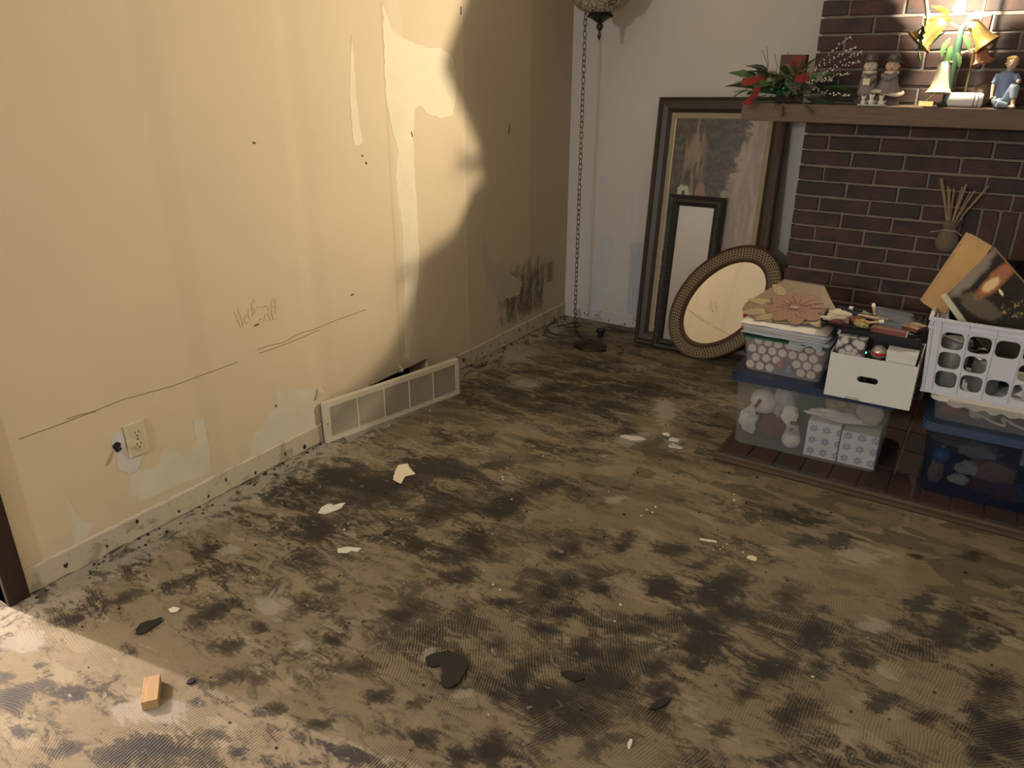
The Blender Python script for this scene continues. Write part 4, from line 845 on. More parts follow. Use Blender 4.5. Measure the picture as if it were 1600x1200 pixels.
# contents
def plush_head():
    t_=thing('plush_snowman_head','white plush snowman head with a small red tag, top left in the clear tote','soft toy',local(t1,.085,.085,.165),(0,0,RZ))
    lumpy('head',(0,0,0),.054,(1,.9,1),m_fab_w,3,.08,t_)
    obj('red_tag',one(box,-.022,-.008,-.0515,-.046,-.022,.018),m_fab_red,t_,rot=(0,.4,0))
    return t_
plush_head()
tag(lumpy('white_cloth',local(t1,.040,.045,.090),.045,(.8,.7,1.2),m_fab_w,5,.6,fr=1.6),'crumpled white cloth pressed against the left end of the clear tote','cloth')
tag(lumpy('grey_fluffy_cloth',local(t1,.165,.09,.19),.05,(.85,.8,1.5),m_fab_g,7,.5),'grey fluffy cloth between the plush snowman head and the dark green felt','cloth')
tag(lumpy('green_felt',local(t1,.265,.15,.185),.075,(1.2,.9,1.15),m_fab_green,9,.35),'dark green felt piece in the upper middle of the clear tote','felt')
tag(lumpy('white_felt_cuff',local(t1,.195,.055,.140),.032,(1.0,.6,1.3),m_fab_w,11,.4),'white felt cuff below the dark green felt','felt')
tag(lumpy('red_felt',local(t1,.13,.09,.07),.055,(1.1,1,.85),m_fab_red,13,.3),'dark red felt lump below the plush snowman head','felt')
tag(lumpy('yellow_cloth',local(t1,.375,.13,.215),.07,(1.3,.9,.75),m_fab_y,15,.5),'straw-yellow cloth under the lid of the clear tote, right of the green felt','cloth')
tag(lumpy('white_cloth_strip',local(t1,.36,.055,.178),.07,(1.35,.45,.30),m_fab_w,17,.6),'twisted white cloth lying on top of the patterned boxes','cloth')
tag(lumpy('beige_felt_disc',local(t1,.475,.07,.205),.050,(1.0,.5,1.0),m_beige,19,.08),'round beige felt shape at the upper right end of the clear tote','felt')
t_=thing('snowman_toy','small white snowman toy with a red nose and grey scarf, left of the patterned boxes','soft toy',local(t1,.215,.045,.006),(0,0,RZ))
lumpy('body',(0,0,.036),.036,(1,.9,1),m_fab_w,4,.06,t_); lumpy('head',(0,-.004,.088),.025,(1,.9,.9),m_fab_g,6,.05,t_); 
bm=B(); cyl(bm,(0,-.028,.092),(0,-.042,.090),.006,.002); obj('nose',bm,m_red,t_); bm=B(); bm2=ball(bm,(0,-.0045,.109),.014,1,1,.6); obj('hat',bm,m_fab_red,t_,True)
bm=B(); tube(bm,[(.024*math.cos(a),-.002+.022*math.sin(a),.070) for a in [k*PI/8 for k in range(16)]],.006,6,closed=True); obj('scarf',bm,m_fab_g,t_,True)
m_snowpat,t,b=nt('snowflake_box_print'); co=objco(t)
mp=N(t,'Mapping'); L(t,co,mp.inputs[0]); mp.inputs['Scale'].default_value=(21,21,21); 
fr_=N(t,'VectorMath',operation='FRACTION'); L(t,mp.outputs[0],fr_.inputs[0])
sub_=N(t,'VectorMath',operation='SUBTRACT'); L(t,fr_.outputs[0],sub_.inputs[0]); sub_.inputs[1].default_value=(.5,.5,.5)
s3=N(t,'SeparateXYZ'); L(t,sub_.outputs[0],s3.inputs[0])
rr=math_(t,'SQRT',math_(t,'ADD',math_(t,'MULTIPLY',s3.outputs[0],s3.outputs[0]),math_(t,'MULTIPLY',s3.outputs[2],s3.outputs[2])))
an=math_(t,'ARCTAN2',s3.outputs[2],s3.outputs[0]); pet=math_(t,'MULTIPLY',math_(t,'SINE',math_(t,'MULTIPLY',an,6)),.05)
fl_=smooth(t,math_(t,'ADD',rr,pet),.34,.26); inner=smooth(t,rr,.12,.06)
c=mix(t,math_(t,'MULTIPLY',math_(t,'SUBTRACT',fl_,math_(t,'MULTIPLY',inner,.6)),.75),(.62,.64,.68),(.16,.21,.40))
sp=N(t,'TexVoronoi'); sp.inputs['Scale'].default_value=110; L(t,co,sp.inputs['Vector']); c=mix(t,math_(t,'MULTIPLY',smooth(t,sp.outputs['Distance'],.25,.15),.3),c,(.25,.30,.5))
L(t,c,b.inputs['Base Color']); b.inputs['Roughness'].default_value=.6
def patbox(label,x0,x1,h):
    l=local(t1,x0,.014,.005); t_=thing('patterned_box',label,'box',l,(0,0,RZ),)
    obj('carton',one(box,0,x1-x0,0,.13,0,h,.0015),m_snowpat,t_); obj('lid_flap',one(box,.002,x1-x0-.002,.002,.128,h,h+.0015),m_card,t_); return t_
patbox('left narrower box printed with blue snowflakes inside the clear tote',.272,.392,.148)
patbox('right wider box printed with blue snowflakes inside the clear tote',.397,.527,.135)
# small bin
LZ=HZ+.29-.012+.030+.0005
t2=tote('small_clear_bin','small clear bin packed with white-ended red tubes, on the navy tote lid',(1.462,-1.196,LZ),math.radians(.5),.285,.22,.142,.016,m_clearl,None)
bm=B(); taper(bm,-.022,.307,-.022,.242,.139,.146,0,.03,4,wall=None); obj('lid',bm,plain('green_plastic_lid',(.008,.075,.040),.4),t2,True)
m_tubew=plain('white_paper_end',(.62,.57,.53),.7,var=.25,scale=60); m_tuber=plain('dark_red_tube',(.17,.012,.025),.4); m_tubec=plain('cream_end',(.58,.47,.33),.7,var=.2,scale=60)
rr_=.0190
bm=B(); cyl(bm,(0,0,0),(0,.10,0),rr_,seg=20); tb=mesh_of(bm,'tube_body',m_tuber,True)
bm=B(); cyl(bm,(0,-.0012,0),(0,.004,0),rr_*.83,seg=20); ce=mesh_of(bm,'paper_end',m_tubew); bm=B(); cyl(bm,(0,-.0012,0),(0,.004,0),rr_*.83,seg=20); ce2=mesh_of(bm,'paper_end',m_tubec)
rnd=random.Random(9); k=0; nth={}; ORD=['first','second','third','fourth','fifth','sixth','seventh','eighth']
for row in range(4):
    for col in range(8):
        x=.018+col*.0385+(row%2)*.0192; z=.0215+row*.0334
        if x>.285: continue
        if row in (0,1) and col in (3,) : continue
        if row==0 and col==4: continue
        cream=(row==0 and col>4)
        nth[row]=nth.get(row,-1)+1
        lab_='%s-ended dark red tube, %s from the left in the %s row of the small bin'%('cream' if cream else 'white',ORD[nth[row]],('bottom','second','third','top')[row])
        t_=thing('paper_tube',lab_,'tube',local(t2,x,.006+rnd.uniform(0,.01),z),(0,0,RZ*0+rnd.uniform(-.05,.05)),'cream-ended tubes in the small bin' if cream else 'white-ended tubes in the small bin')
        a=bpy.data.objects.new('tube_body',tb); C.objects.link(a); a.parent=t_
        a=bpy.data.objects.new('paper_end',ce2 if cream else ce); C.objects.link(a); a.parent=t_
def bauble(label,loc,r,col,nm):
    t_=thing('bauble',label,'bauble',loc); bm=B(); ball(bm,(0,0,0),r,sub=3); obj('globe',bm,plain(nm,col,.25,0,coat=.5),t_,True); bm=B(); cyl(bm,(0,0,r*.9),(0,0,r*1.25),r*.22,seg=10); obj('cap',bm,m_gilt,t_,True)
bauble('red bauble among the tubes in the small clear bin',local(t2,.130,.025,.040),.019,(.26,.012,.015),'red_bauble'); bauble('blue and silver bauble at the bottom of the small clear bin',local(t2,.165,.02,.019),.0135,(.06,.10,.35),'blue_bauble')
# folded white tablecloth over the bin
def slab_cloth(bm,x0,x1,y0,y1,z0,z1,seed,droop=0):
    nx_,ny_=24,16; top=[];bot=[]
    for j in range(ny_+1):
        r1=[];r2=[]
        for i in range(nx_+1):
            u_,v_=i/nx_,j/ny_; e=min(u_,1-u_,v_,1-v_)*12; rd=math.sqrt(max(0,1-(1-min(1,e))**2)); zc=(z0+z1)/2; hh=(z1-z0)/2
            x=x0+(x1-x0)*u_; y=y0+(y1-y0)*v_; nz=.003*noise.noise((x*18,y*18,seed))-droop*max(0,(u_-.8)/.2)**2*(1-v_)-(.006 if seed>2 else 0)*0
            jx=.004*noise.noise((y*20,seed,1)); 
            r1.append(bm.verts.new((x+jx,y+.006*noise.noise((x*14,seed,2)),zc+hh*rd+nz))); r2.append(bm.verts.new((x+jx,y+.006*noise.noise((x*14,seed,2)),zc-hh*rd+nz)))
        top.append(r1);bot.append(r2)
    for j in range(ny_):
        for i in range(nx_):
            bm.faces.new((top[j][i],top[j][i+1],top[j+1][i+1],top[j+1][i])); bm.faces.new((bot[j][i],bot[j+1][i],bot[j+1][i+1],bot[j][i+1]))
    bmesh.ops.remove_doubles(bm,verts=bm.verts[:],dist=.0002)
TZ=LZ+.147
t_=thing('folded_tablecloth','folded white tablecloth on the small clear bin, under the gold placemat','cloth',(0,0,0))
m_linenw=plain('white_linen',(.74,.70,.64),.9,var=.05,scale=30,bmp=.15); m_linenb=plain('bluish_linen',(.55,.60,.68),.9,var=.08,scale=30,bmp=.15)
for k,(a,b2,c_,d_,mm_) in enumerate([(1.432,1.765,-1.212,-.975,m_linenb),(1.438,1.752,-1.205,-.98,m_linenw),(1.430,1.758,-1.215,-.975,m_linenb),(1.425,1.750,-1.21,-.97,m_linenw)]):
    bm=B(); slab_cloth(bm,a,b2,c_,d_,TZ+k*.0125,TZ+k*.0125+.0135,k+1,.012 if k==0 else 0); obj('folded_layer',bm,mm_,t_,True)
bm=B(); cloth(bm,14,10,lambda u_,v_:(1.62+.12*u_,-1.219-.006*math.sin(u_*9)+.004*math.sin(v_*5),TZ+.012-v_*(.024+.012*math.sin(u_*7))),.0015); obj('hanging_edge',bm,m_linenb,t_,True)
t_=thing('red_ribbon','bright red fabric scrap poking out behind the folded tablecloth','ribbon',(1.415,-1.06,TZ+.015))
lumpy('fabric',(0,0,.01),.024,(.8,.7,1),m_red,2,.5,t_); lumpy('fabric',(-.005,-.02,-.025),.014,(.7,1,1.2),m_red,3,.4,t_)
# gold placemat
m_mat=plain('gold_brown_organza',(.27,.205,.135),.5,.1,var=.3,scale=60,bmp=.4); m_emb=plain('copper_embroidery',(.28,.155,.11),.4,.15,var=1.2,scale=240,bmp=1.0); m_embg=plain('gold_leaf_embroidery',(.42,.34,.20),.45,.1,var=.5,scale=160,bmp=.8)
MC=Vector((1.560,-1.075,TZ+.066))
def mz(x,y): return TZ+.054+.095*max(0,(y+1.17))/.26+.003*noise.noise((x*20,y*20,0))
t_=thing('placemat','gold-brown embroidered flower placemat lying across the folded white tablecloth','placemat',(0,0,0))
def flat_poly(name,pts,m,dz=0,th=.0015,par=None):
    bm=B(); prism(bm,pts,th,'z',0); bmesh.ops.triangulate(bm,faces=[f for f in bm.faces if len(f.verts)>4])
    for k in range(2): bmesh.ops.subdivide_edges(bm,edges=[e for e in bm.edges if e.calc_length()>.03],cuts=1,use_grid_fill=False); bmesh.ops.triangulate(bm,faces=[f for f in bm.faces if len(f.verts)>4])
    for v in bm.verts: v.co.z+=mz(v.co.x,v.co.y)+dz
    return obj(name,bm,m,par or t_)
flat_poly('mat_cloth',[(1.405,-1.085),(1.50,-.895),(1.66,-.905),(1.745,-1.05),(1.73,-1.12),(1.66,-1.15),(1.52,-1.185),(1.47,-1.16),(1.405,-1.13)],m_mat)
fc=(1.595,-1.075)
for k in range(8):
    a=2*PI*k/8+.3; c_=(fc[0]+.058*math.cos(a),fc[1]+.052*math.sin(a)); pts=[]
    for q in range(16):
        s=2*PI*q/16; x=.052*math.cos(s)*(1+.06*math.cos(5*s)); y=.034*math.sin(s); pts.append((c_[0]+x*math.cos(a)-y*math.sin(a),c_[1]+x*math.sin(a)+y*math.cos(a)))
    flat_poly('petal',pts,m_emb,.0028+.0012*(k%2)+.0004*k,.0010)
for k,(x,y,a) in enumerate([(1.455,-1.13,.4),(1.50,-1.155,.9),(1.68,-1.13,2.4),(1.50,-.97,-.8),(1.45,-1.06,.1)]):
    pts=[]
    for q in range(14):
        s=2*PI*q/14; px_=.045*math.cos(s); py_=.020*math.sin(s)*(1+.3*math.cos(s)); pts.append((x+px_*math.cos(a)-py_*math.sin(a),y+px_*math.sin(a)+py_*math.cos(a)))
    flat_poly('leaf',pts,m_embg,.0022,.0006)
bm=B()
for k in range(22):
    a=k*2.4; r=.004*math.sqrt(k)*.95; ball(bm,(fc[0]+r*math.cos(a),fc[1]+r*math.sin(a),mz(*fc)+.008),.0035,sub=1)
obj('beaded_centre',bm,plain('silver_beads',(.6,.5,.42),.25,.7),t_,True)
bm=B()
for k in range(16):
    a=2*PI*k/16+.15; p0=(fc[0]+.02*math.cos(a),fc[1]+.02*math.sin(a)); p1=(fc[0]+.12*math.cos(a+.15),fc[1]+.09*math.sin(a+.15))
    tube(bm,[(p0[0],p0[1],mz(*p0)+.0075),((p0[0]+p1[0])/2,(p0[1]+p1[1])/2+.004,mz((p0[0]+p1[0])/2,(p0[1]+p1[1])/2)+.007),(p1[0],p1[1],mz(*p1)+.004)],.0012,4)
obj('vein_thread',bm,plain('dark_copper_thread',(.20,.10,.06),.5,.3),t_)
# white carton
t_=thing('white_carton','open white cardboard carton with an oval hand hole, overhanging the navy tote lid','carton',(1.783,-1.292,LZ),(0,0,math.radians(1.0)))
CW,CD,CHh=.284,.27,.163
bm=B()
# front panel with stadium hand hole and a notch at the bottom
outer=[(0,0),(.070,0),(.074,.008),(.120,.008),(.124,0),(CW,0),(CW,CHh),(0,CHh)]
hx0,hx1,hz,hr=.112,.158,.083,.0115
hole=[(hx1+hr*math.cos(a),hz+hr*math.sin(a)) for a in [(-90+180*k/8)*PI/180 for k in range(9)]]+[(hx0+hr*math.cos(a),hz+hr*math.sin(a)) for a in [(90+180*k/8)*PI/180 for k in range(9)]]
holed(bm,outer,[hole],(0,.004,0),lambda a,b2:(a,0,b2)); obj('front_panel',bm,m_card,t_)
bm=B(); box(bm,0,.004,.004,CD,0,CHh+.004); obj('side_panel',bm,m_card,t_); bm=B(); box(bm,CW-.004,CW,.004,CD,0,CHh+.004); obj('side_panel',bm,m_card,t_)
bm=B(); box(bm,0,CW,CD,CD+.004,0,CHh); obj('back_panel',bm,m_card,t_); obj('bottom_panel',one(box,0.004,CW-.004,.004,CD,0,.004),m_card,t_)
bm=B()
for k in range(17): box(bm,.008+k*.016,.016+k*.016,-.0004,.0044,CHh-.0005,CHh+.0012)
obj('perforated_edge',bm,m_card,t_)
def inb(x,y,z): return local(t_c,x,y,z)
t_c=t_
m_bkp=plain('matt_black_plastic',(.008,.008,.009),.45)
obx=tag(obj('black_case',one(box,0,.262,0,.13,0,.232,.004),m_bkp,None,loc=inb(.008,.10,.0045)),'black box standing in the white carton, holding up the tray of odds and ends','box'); 
m_bw2,t,b=nt('floral_photo_print'); vo=N(t,'TexVoronoi'); vo.inputs['Scale'].default_value=42; L(t,objco(t),vo.inputs['Vector']); L(t,mix(t,smooth(t,vo.outputs['Distance'],.35,.7),(.50,.48,.46),(.05,.05,.05)),b.inputs['Base Color'])
tag(obj('photo_box',one(box,0,.095,0,.05,0,.215,.001),m_bw2,None,loc=inb(.012,.02,.0045)),'narrow box with a grey floral photo print at the left of the white carton','box')
t_=thing('small_white_box','small white lidded box at the right of the white carton','box',inb(.178,.012,.0045)); obj('box_body',one(box,0,.094,0,.055,0,.180,.001),m_card,t_); obj('box_lid',one(box,-.001,.096,-.001,.057,.180,.198,.001),m_card,t_)
t_=thing('striped_ornament','round silver ornament with a red band beside the small white box','ornament',inb(.150,.05,.176)); bm=B(); ball(bm,(0,0,0),.027,sub=3); obj('ball',bm,plain('silver_ball',(.45,.42,.42),.3,.6),t_,True)
bm=B(); lathe(bm,[(.0268,-.005),(.0278,-.004),(.0278,.004),(.0268,.005)],24,cap=False); obj('red_band',bm,m_red,t_,True)
t_=thing('indicator_lamp','tiny glowing green indicator light on a black gadget in the carton','gadget',inb(.108,.055,.1)); obj('gadget_body',one(box,-.022,.022,0,.02,-.08,.075,.003),m_bkp,t_)
bm=B(); ball(bm,(0,-.002,.066),.004,sub=2); obj('green_light',bm,plain('green_glow',(.05,.6,.3),.3,emit=(.08,.9,.45,3.0)),t_,True)
# tray with the heap
HZ2=LZ+.2385
t_=thing('black_tray','flat black tray lying over the black box and the tablecloth corner, heaped with craft odds','tray',(1.715,-1.235,HZ2),(0,0,math.radians(2)))
bm=B(); taper(bm,0,.335,0,.245,0,.014,.006,.03,5,wall=.003); obj('tray_dish',bm,m_bkp,t_,True)
def tp(x,y,z): return (1.715+x,-1.235+y,HZ2+.004+z)
def pack(label,x,y,z,w_,d_,h_,m,rz,name='blister_pack',cat='blister pack'):
    t_=thing(name,label,cat,tp(x,y,z),(.08,.05,rz)); obj('backing_card',one(box,0,w_,0,d_,0,.0015),m,t_); bm=B(); taper(bm,.006,w_-.006,.004,d_-.004,.0015,h_,-.004,.006,3); obj('clear_blister',bm,clear('blister_clear',(.30,.33,.38),.35,.08) if 'blister_clear' not in bpy.data.materials else bpy.data.materials['blister_clear'],t_)
m_cardb=plain('printed_blue_card',(.06,.08,.12),.5,var=.5,scale=40); m_cardr=plain('printed_maroon_card',(.17,.045,.035),.5,var=.3)
pack('clear blister pack at the back right of the craft heap',.150,.165,.020,.14,.05,.018,m_cardb,-.12); pack('longer clear blister pack in front of the rear one on the craft heap',.17,.085,.022,.12,.055,.02,m_cardb,-.2)
pack('small clear blister pack with a dark card at the middle right of the heap',.19,.045,.010,.085,.04,.015,m_bkp,-.1)
t_=thing('maroon_box','long maroon box along the front edge of the craft tray','box',tp(.175,.008,.0),(0,0,-.10)); obj('box_body',one(box,0,.115,0,.03,0,.020,.002),m_cardr,t_); obj('box_flap',one(box,.115,.118,.002,.028,.002,.018),m_card,t_)
t_=thing('ornate_booklet','small tan booklet with an ornate printed cover at the right end of the tray','booklet',tp(.265,.06,.012),(0,.05,-.35)); obj('page_block',one(box,0,.055,0,.07,0,.014),m_cardr,t_); obj('cover',one(box,-.001,.057,-.001,.071,.014,.0155),plain('tan_printed_cover',(.36,.24,.12),.5,var=.7,scale=50),t_)
tag(obj('paper_tag',one(box,0,.055,0,.05,0,.0012),m_card,None,loc=tp(.270,.015,.006),rot=(.1,.1,.7)),'white paper tag under the ornate booklet on the tray','paper')
# cream fabric flower bow
t_=thing('fabric_bow','cream fabric bow lying on the left end of the black tray','bow',tp(.055,.085,.020))
lumpy('loop',(0,0,0),.036,(1.15,.8,.55),plain('cream_fabric',(.60,.54,.42),.9,var=.1,bmp=.2),5,.5,t_,fr=2.6); lumpy('loop',(-.03,-.025,-.010),.022,(1.3,.7,.4),bpy.data.materials['cream_fabric'],6,.5,t_)
bm=B(); cloth(bm,3,6,lambda u_,v_:(.025+.012*u_+.008*v_,-.02-.05*v_,.004-.012*v_+.003*math.sin(u_*3)),.0015); obj('pink_ribbon_tail',bm,plain('dusty_pink',(.42,.22,.18),.8),t_,True)
tag(lumpy('blue_scrap',tp(.105,.12,.022),.020,(1.2,.7,.5),plain('navy_velvet',(.02,.03,.07),.9),8,.5),'dark navy velvet scrap behind the cream bow','scrap')
m_stick=plain('pale_wood_handle',(.50,.36,.18),.6); m_steel=plain('dull_ferrule',(.4,.4,.42),.35,.8); m_whitecap=plain('white_cap',(.75,.75,.73),.4)
def brush(label,x,y,z,ln,rz,m1,m2,tilt=0,name='craft_brush'):
    t_=thing(name,label,'brush',tp(x,y,z),(0,-tilt,rz)); bm=B(); cyl(bm,(0,0,0),(ln*.7,0,0),.004,.0055,8); obj('handle',bm,m1,t_,True); bm=B(); cyl(bm,(ln*.7,0,0),(ln,0,0),.0068,.0068,10); obj('cap',bm,m2,t_,True)
brush('white-capped brush at the rear left of the craft heap',.12,.15,.028,.055,2.6,m_bkp,m_whitecap); brush('white-capped brush pointing up at the rear of the craft heap',.165,.155,.018,.06,1.9,m_stick,m_whitecap,.5)
brush('white-capped brush near the front of the craft heap',.16,.045,.02,.05,.25,m_stick,m_whitecap,.2); brush('pale wooden stick across the middle of the craft heap',.115,.10,.028,.085,-.15,m_stick,m_stick); brush('short pale wooden stick behind the maroon box',.175,.085,.03,.06,.05,m_stick,m_bkp)
brush('dark pen at the right of the craft heap, pointing to the booklet',.24,.115,.02,.075,-.1,m_bkp,m_steel)
for k,(x,y,z,s_,mm_,lb) in enumerate([(.135,.065,.012,.018,'ochre_scrap','ochre fabric scrap in the middle of the craft heap'),(.14,.03,.010,.014,'olive_scrap','olive-yellow scrap at the front of the craft heap'),(.115,.075,.016,.016,'rust_scrap','rust-red scrap right of the cream bow'),(.155,.115,.015,.018,'charcoal_scrap','charcoal scrap under the wooden sticks'),(.125,.165,.015,.016,'sage_scrap','pale sage scrap under the rear white-capped brush'),(.20,.10,.010,.016,'violet_scrap','dull violet scrap in front of the blister packs'),(.055,.03,.006,.015,'wine_scrap','wine-red scrap under the cream bow')]):
    col={'ochre_scrap':(.42,.26,.08),'olive_scrap':(.38,.33,.14),'rust_scrap':(.22,.06,.03),'charcoal_scrap':(.03,.03,.035),'sage_scrap':(.33,.34,.24),'violet_scrap':(.16,.11,.15),'wine_scrap':(.14,.03,.03)}[mm_]
    tag(lumpy('fabric_scrap',tp(x,y,z),s_,(1.5,.9,.7),plain(mm_,col,.8,var=.4),30+k,.6),lb,'scrap')
# ---- right stack
t3=tote('blue_tote','large blue-tinted tote with a blue lid full of plush toys, at the right edge',(2.150,-1.240,HZ),math.radians(.8),.55,.38,.262,.020,m_bluecl,plain('blue_lid_plastic',(.035,.060,.125),.35,var=.1))
bauble('bright blue ball at the left end of the blue tote',local(t3,.045,.04,.135),.030,(.02,.13,.55),'bright_blue')
items=[('plush_animal','tan plush animal sprawled in the middle of the blue tote',.21,.06,.105,.052,(1.3,.7,.85),m_fab_tan,.4),('plush_paw','pale plush paw above the tan animal',.135,.05,.10,.030,(1.3,.8,.8),m_fab_w,.5),('plush_paw','small pale plush paw at the bottom of the blue tote left of the tan animal',.115,.04,.055,.024,(1.3,.8,.8),m_fab_w,.5),
('red_cloth','crimson cloth at the bottom right of the blue tote',.235,.05,.05,.06,(1.4,.8,.55),m_fab_red,.4),('grey_plush','grey plush lump under the lid, middle of the blue tote',.15,.07,.17,.05,(1.5,.8,.6),m_fab_g,.5),('tan_cloth','tan cloth near the left end under the blue lid',.07,.08,.185,.048,(1.5,.7,.5),m_fab_tan,.4),('dark_plush','dark plush with pale button eyes under the left end of the blue lid',.05,.09,.225,.04,(1.2,.7,.7),m_bkp,.3),('blue_cloth','blue cloth at the bottom right corner of the blue tote',.34,.05,.055,.055,(1.3,.8,.6),plain('blue_fabric',(.04,.06,.22),.9),.4),('beige_plush','beige plush leg below the blue ball',.04,.035,.07,.030,(.8,.7,1.5),m_fab_tan,.4)]
for k,(nm,lb,x,y,z,r,s_,m,am) in enumerate(items): tag(lumpy(nm,local(t3,x,y,z),r,s_,m,50+k,am),lb,'soft toy' if 'plush' in nm else 'cloth')
tag(obj('white_packet',one(box,0,.17,0,.06,0,.075,.004),m_card,None,loc=local(t3,.275,.02,.165),rot=(0,.05,0)),'white packet under the right part of the blue lid','packet')
BZ=HZ+.262-.012+.030+.0005
t4=tote('flat_bin','flat clear bin with a white fabric-edged lid, between the blue tote and the white crate',(2.143,-1.235,BZ),math.radians(.8),.50,.33,.088,.014,m_clear,plain('ivory_lid',(.62,.58,.50),.6,var=.06),.022,.010)
bm=B(); cloth(bm,40,4,lambda u_,v_:(.03+.40*u_,-.0285-.003*math.sin(u_*60)*v_,.088+.0-.026*v_*(.6+.4*math.sin(u_*23)**2)),.003); obj('fabric_edge',bm,m_fab_w,t4,True)
for k,(nm,lb,x,y,z,r,s_,m,am) in enumerate([('red_cloth','red cloth at the left of the flat bin',.06,.05,.035,.042,(1.2,.8,.6),m_fab_red,.4),('red_cloth','red cloth filling the right of the flat bin',.25,.09,.04,.05,(2.2,.9,.55),m_fab_red,.4),('grey_cloth','grey cloth at the middle of the flat bin',.14,.07,.03,.04,(1.2,.8,.6),m_fab_g,.4)]): tag(lumpy(nm,local(t4,x,y,z),r,s_,m,70+k,am),lb,'cloth')
o=obj('beige_braid',one(tube,crv([local(t4,.10,.004,.05),local(t4,.13,.004,.045),local(t4,.17,.004,.028),local(t4,.21,.004,.022),local(t4,.20,.006,.045),local(t4,.24,.004,.03),local(t4,.28,.004,.02)]),.0045,6),m_beige,None,True); tag(o,'beige braided cord pressed against the front of the flat bin','cord')
# crate
KZ=BZ+.088-.012+.022+.0005
KW,KD,KH=.425,.33,.268
t_=thing('white_crate','white lattice plastic crate holding books, on the flat bin at the right edge','crate',(2.090,-1.252,KZ),(0,0,math.radians(.5))); t5=t_
def rrect(cx,cz,hw,hh,r,seg=4):
    o=[]
    for sx_,sz_,a0 in ((1,1,0),(-1,1,90),(-1,-1,180),(1,-1,270)):
        for k in range(seg+1):
            a=math.radians(a0+90*k/seg); o.append((cx+sx_*(hw-r)+r*math.cos(a),cz+sz_*(hh-r)+r*math.sin(a)))
    return o
def lattice(Wd,place,th,name,cols,solid):
    bm=B(); mg=.028; pit=(Wd-2*mg)/cols; rows=3; zb,zt=.022,KH-.038; rp=(zt-zb)/rows; holes=[]
    for i in range(cols):
        for j in range(rows):
            if (i,j) in solid: continue
            holes.append(rrect(mg+(i+.5)*pit,zb+(j+.5)*rp,pit/2-.0055,rp/2-.0055,.017))
    holed(bm,[(0,0),(Wd,0),(Wd,KH),(0,KH)],holes,th,place)
    return obj(name,bm,m_white,t_)
fl_x=.018
lattice(KW,lambda a,b2:(a-fl_x*(b2/KH)*(1-2*a/KW),-.018*b2/KH,b2),(0,.0035,0),'front_lattice',5,{(2,1)})
lattice(KW,lambda a,b2:(a-fl_x*(b2/KH)*(1-2*a/KW),KD+.018*b2/KH,b2),(0,-.0035,0),'back_lattice',5,{(2,1)})
lattice(KD,lambda a,b2:(-fl_x*b2/KH,a-.018*(b2/KH)*(1-2*a/KD),b2),(.0035,0,0),'side_lattice',4,set())
lattice(KD,lambda a,b2:(KW+fl_x*b2/KH,a-.018*(b2/KH)*(1-2*a/KD),b2),(-.0035,0,0),'side_lattice',4,set())
obj('crate_floor',one(box,0,KW,0,KD,0,.004),m_white,t_)
bm=B()
for z,e,h_ in ((KH-.008,.0265,.009),(KH-.036,.024,.006),(.0,.006,.007)):
    f=z/KH*.018
    box(bm,-e,KW+e,-e,-f+.001,z,z+h_); box(bm,-e,KW+e,KD+f-.001,KD+e,z,z+h_); box(bm,-e,-f+.001,-f,KD+f,z,z+h_); box(bm,KW+f-.001,KW+e,-f,KD+f,z,z+h_)
obj('rim_ribs',bm,m_white,t_)
bm=B()
for k in range(6):
    x=.028+k*(KW-.056)/5
    cyl(bm,(x-fl_x*(.0)*(1-2*x/KW),-.002,.004),(x-fl_x*(1-2*x/KW),-.020,KH-.004),.0022,seg=5)
for x in (0.002,KW-.002): cyl(bm,(x,-.001,.004),(x-fl_x*(1-2*x/KW),-.0195,KH-.004),.006,seg=6)
obj('rib',bm,m_white,t_)
def slab(name,c1,c2,c3,th,m,par,off=0,seg=0):
    """panel from corner c1 to c2 (edge) and c1 to c3 (edge), thickness th backward"""
    c1,c2,c3=Vector(c1),Vector(c2),Vector(c3); n_=(c2-c1).cross(c3-c1).normalized()
    if n_.y<0: n_=-n_
    bm=B(); q=[c1,c2,c2+c3-c1,c3]; a=[bm.verts.new(p+n_*off) for p in q]; b2=[bm.verts.new(p+n_*(off+th)) for p in q]
    for k in range(4): bm.faces.new((a[k],a[(k+1)%4],b2[(k+1)%4],b2[k]))
    bm.faces.new(a); bm.faces.new(b2); return obj(name,bm,m,par)
g1=Vector((2.118,-1.10,.936)); g2=Vector((2.190,-1.10,.901)); 
t_=thing('gold_box_book','tall gold-covered book leaning left out of the white crate','book',(0,0,0))
m_gold=plain('satin_gold_cover',(.50,.30,.11),.38,.25,var=.2,scale=12); m_goldd=plain('gold_spine',(.42,.26,.12),.4,.25,var=.3); m_page=plain('page_edges',(.55,.45,.30),.8,var=.2,scale=60)
d1=Vector((-.148,-.03,-.40)) ; 
slab('cover',g1,g2,g1+d1*.62,.004,m_gold,t_,-.018); slab('page_block',g1+Vector((.003,0,-.001)),g2,g1+Vector((.003,0,-.001))+d1*.61,.022,m_page,t_,-.014); slab('back_cover',g1+Vector((-.010,0,.002)),g2,g1+Vector((-.010,0,.002))+d1*.62,.004,m_goldd,t_,.008)
m_cand,t,b=nt('candle_cover_print'); co=objco(t); sx=N(t,'SeparateXYZ'); L(t,co,sx.inputs[0])
n=noise_(t,co,24,6,.7,.8); n1=noise_(t,co,60,4,.7)
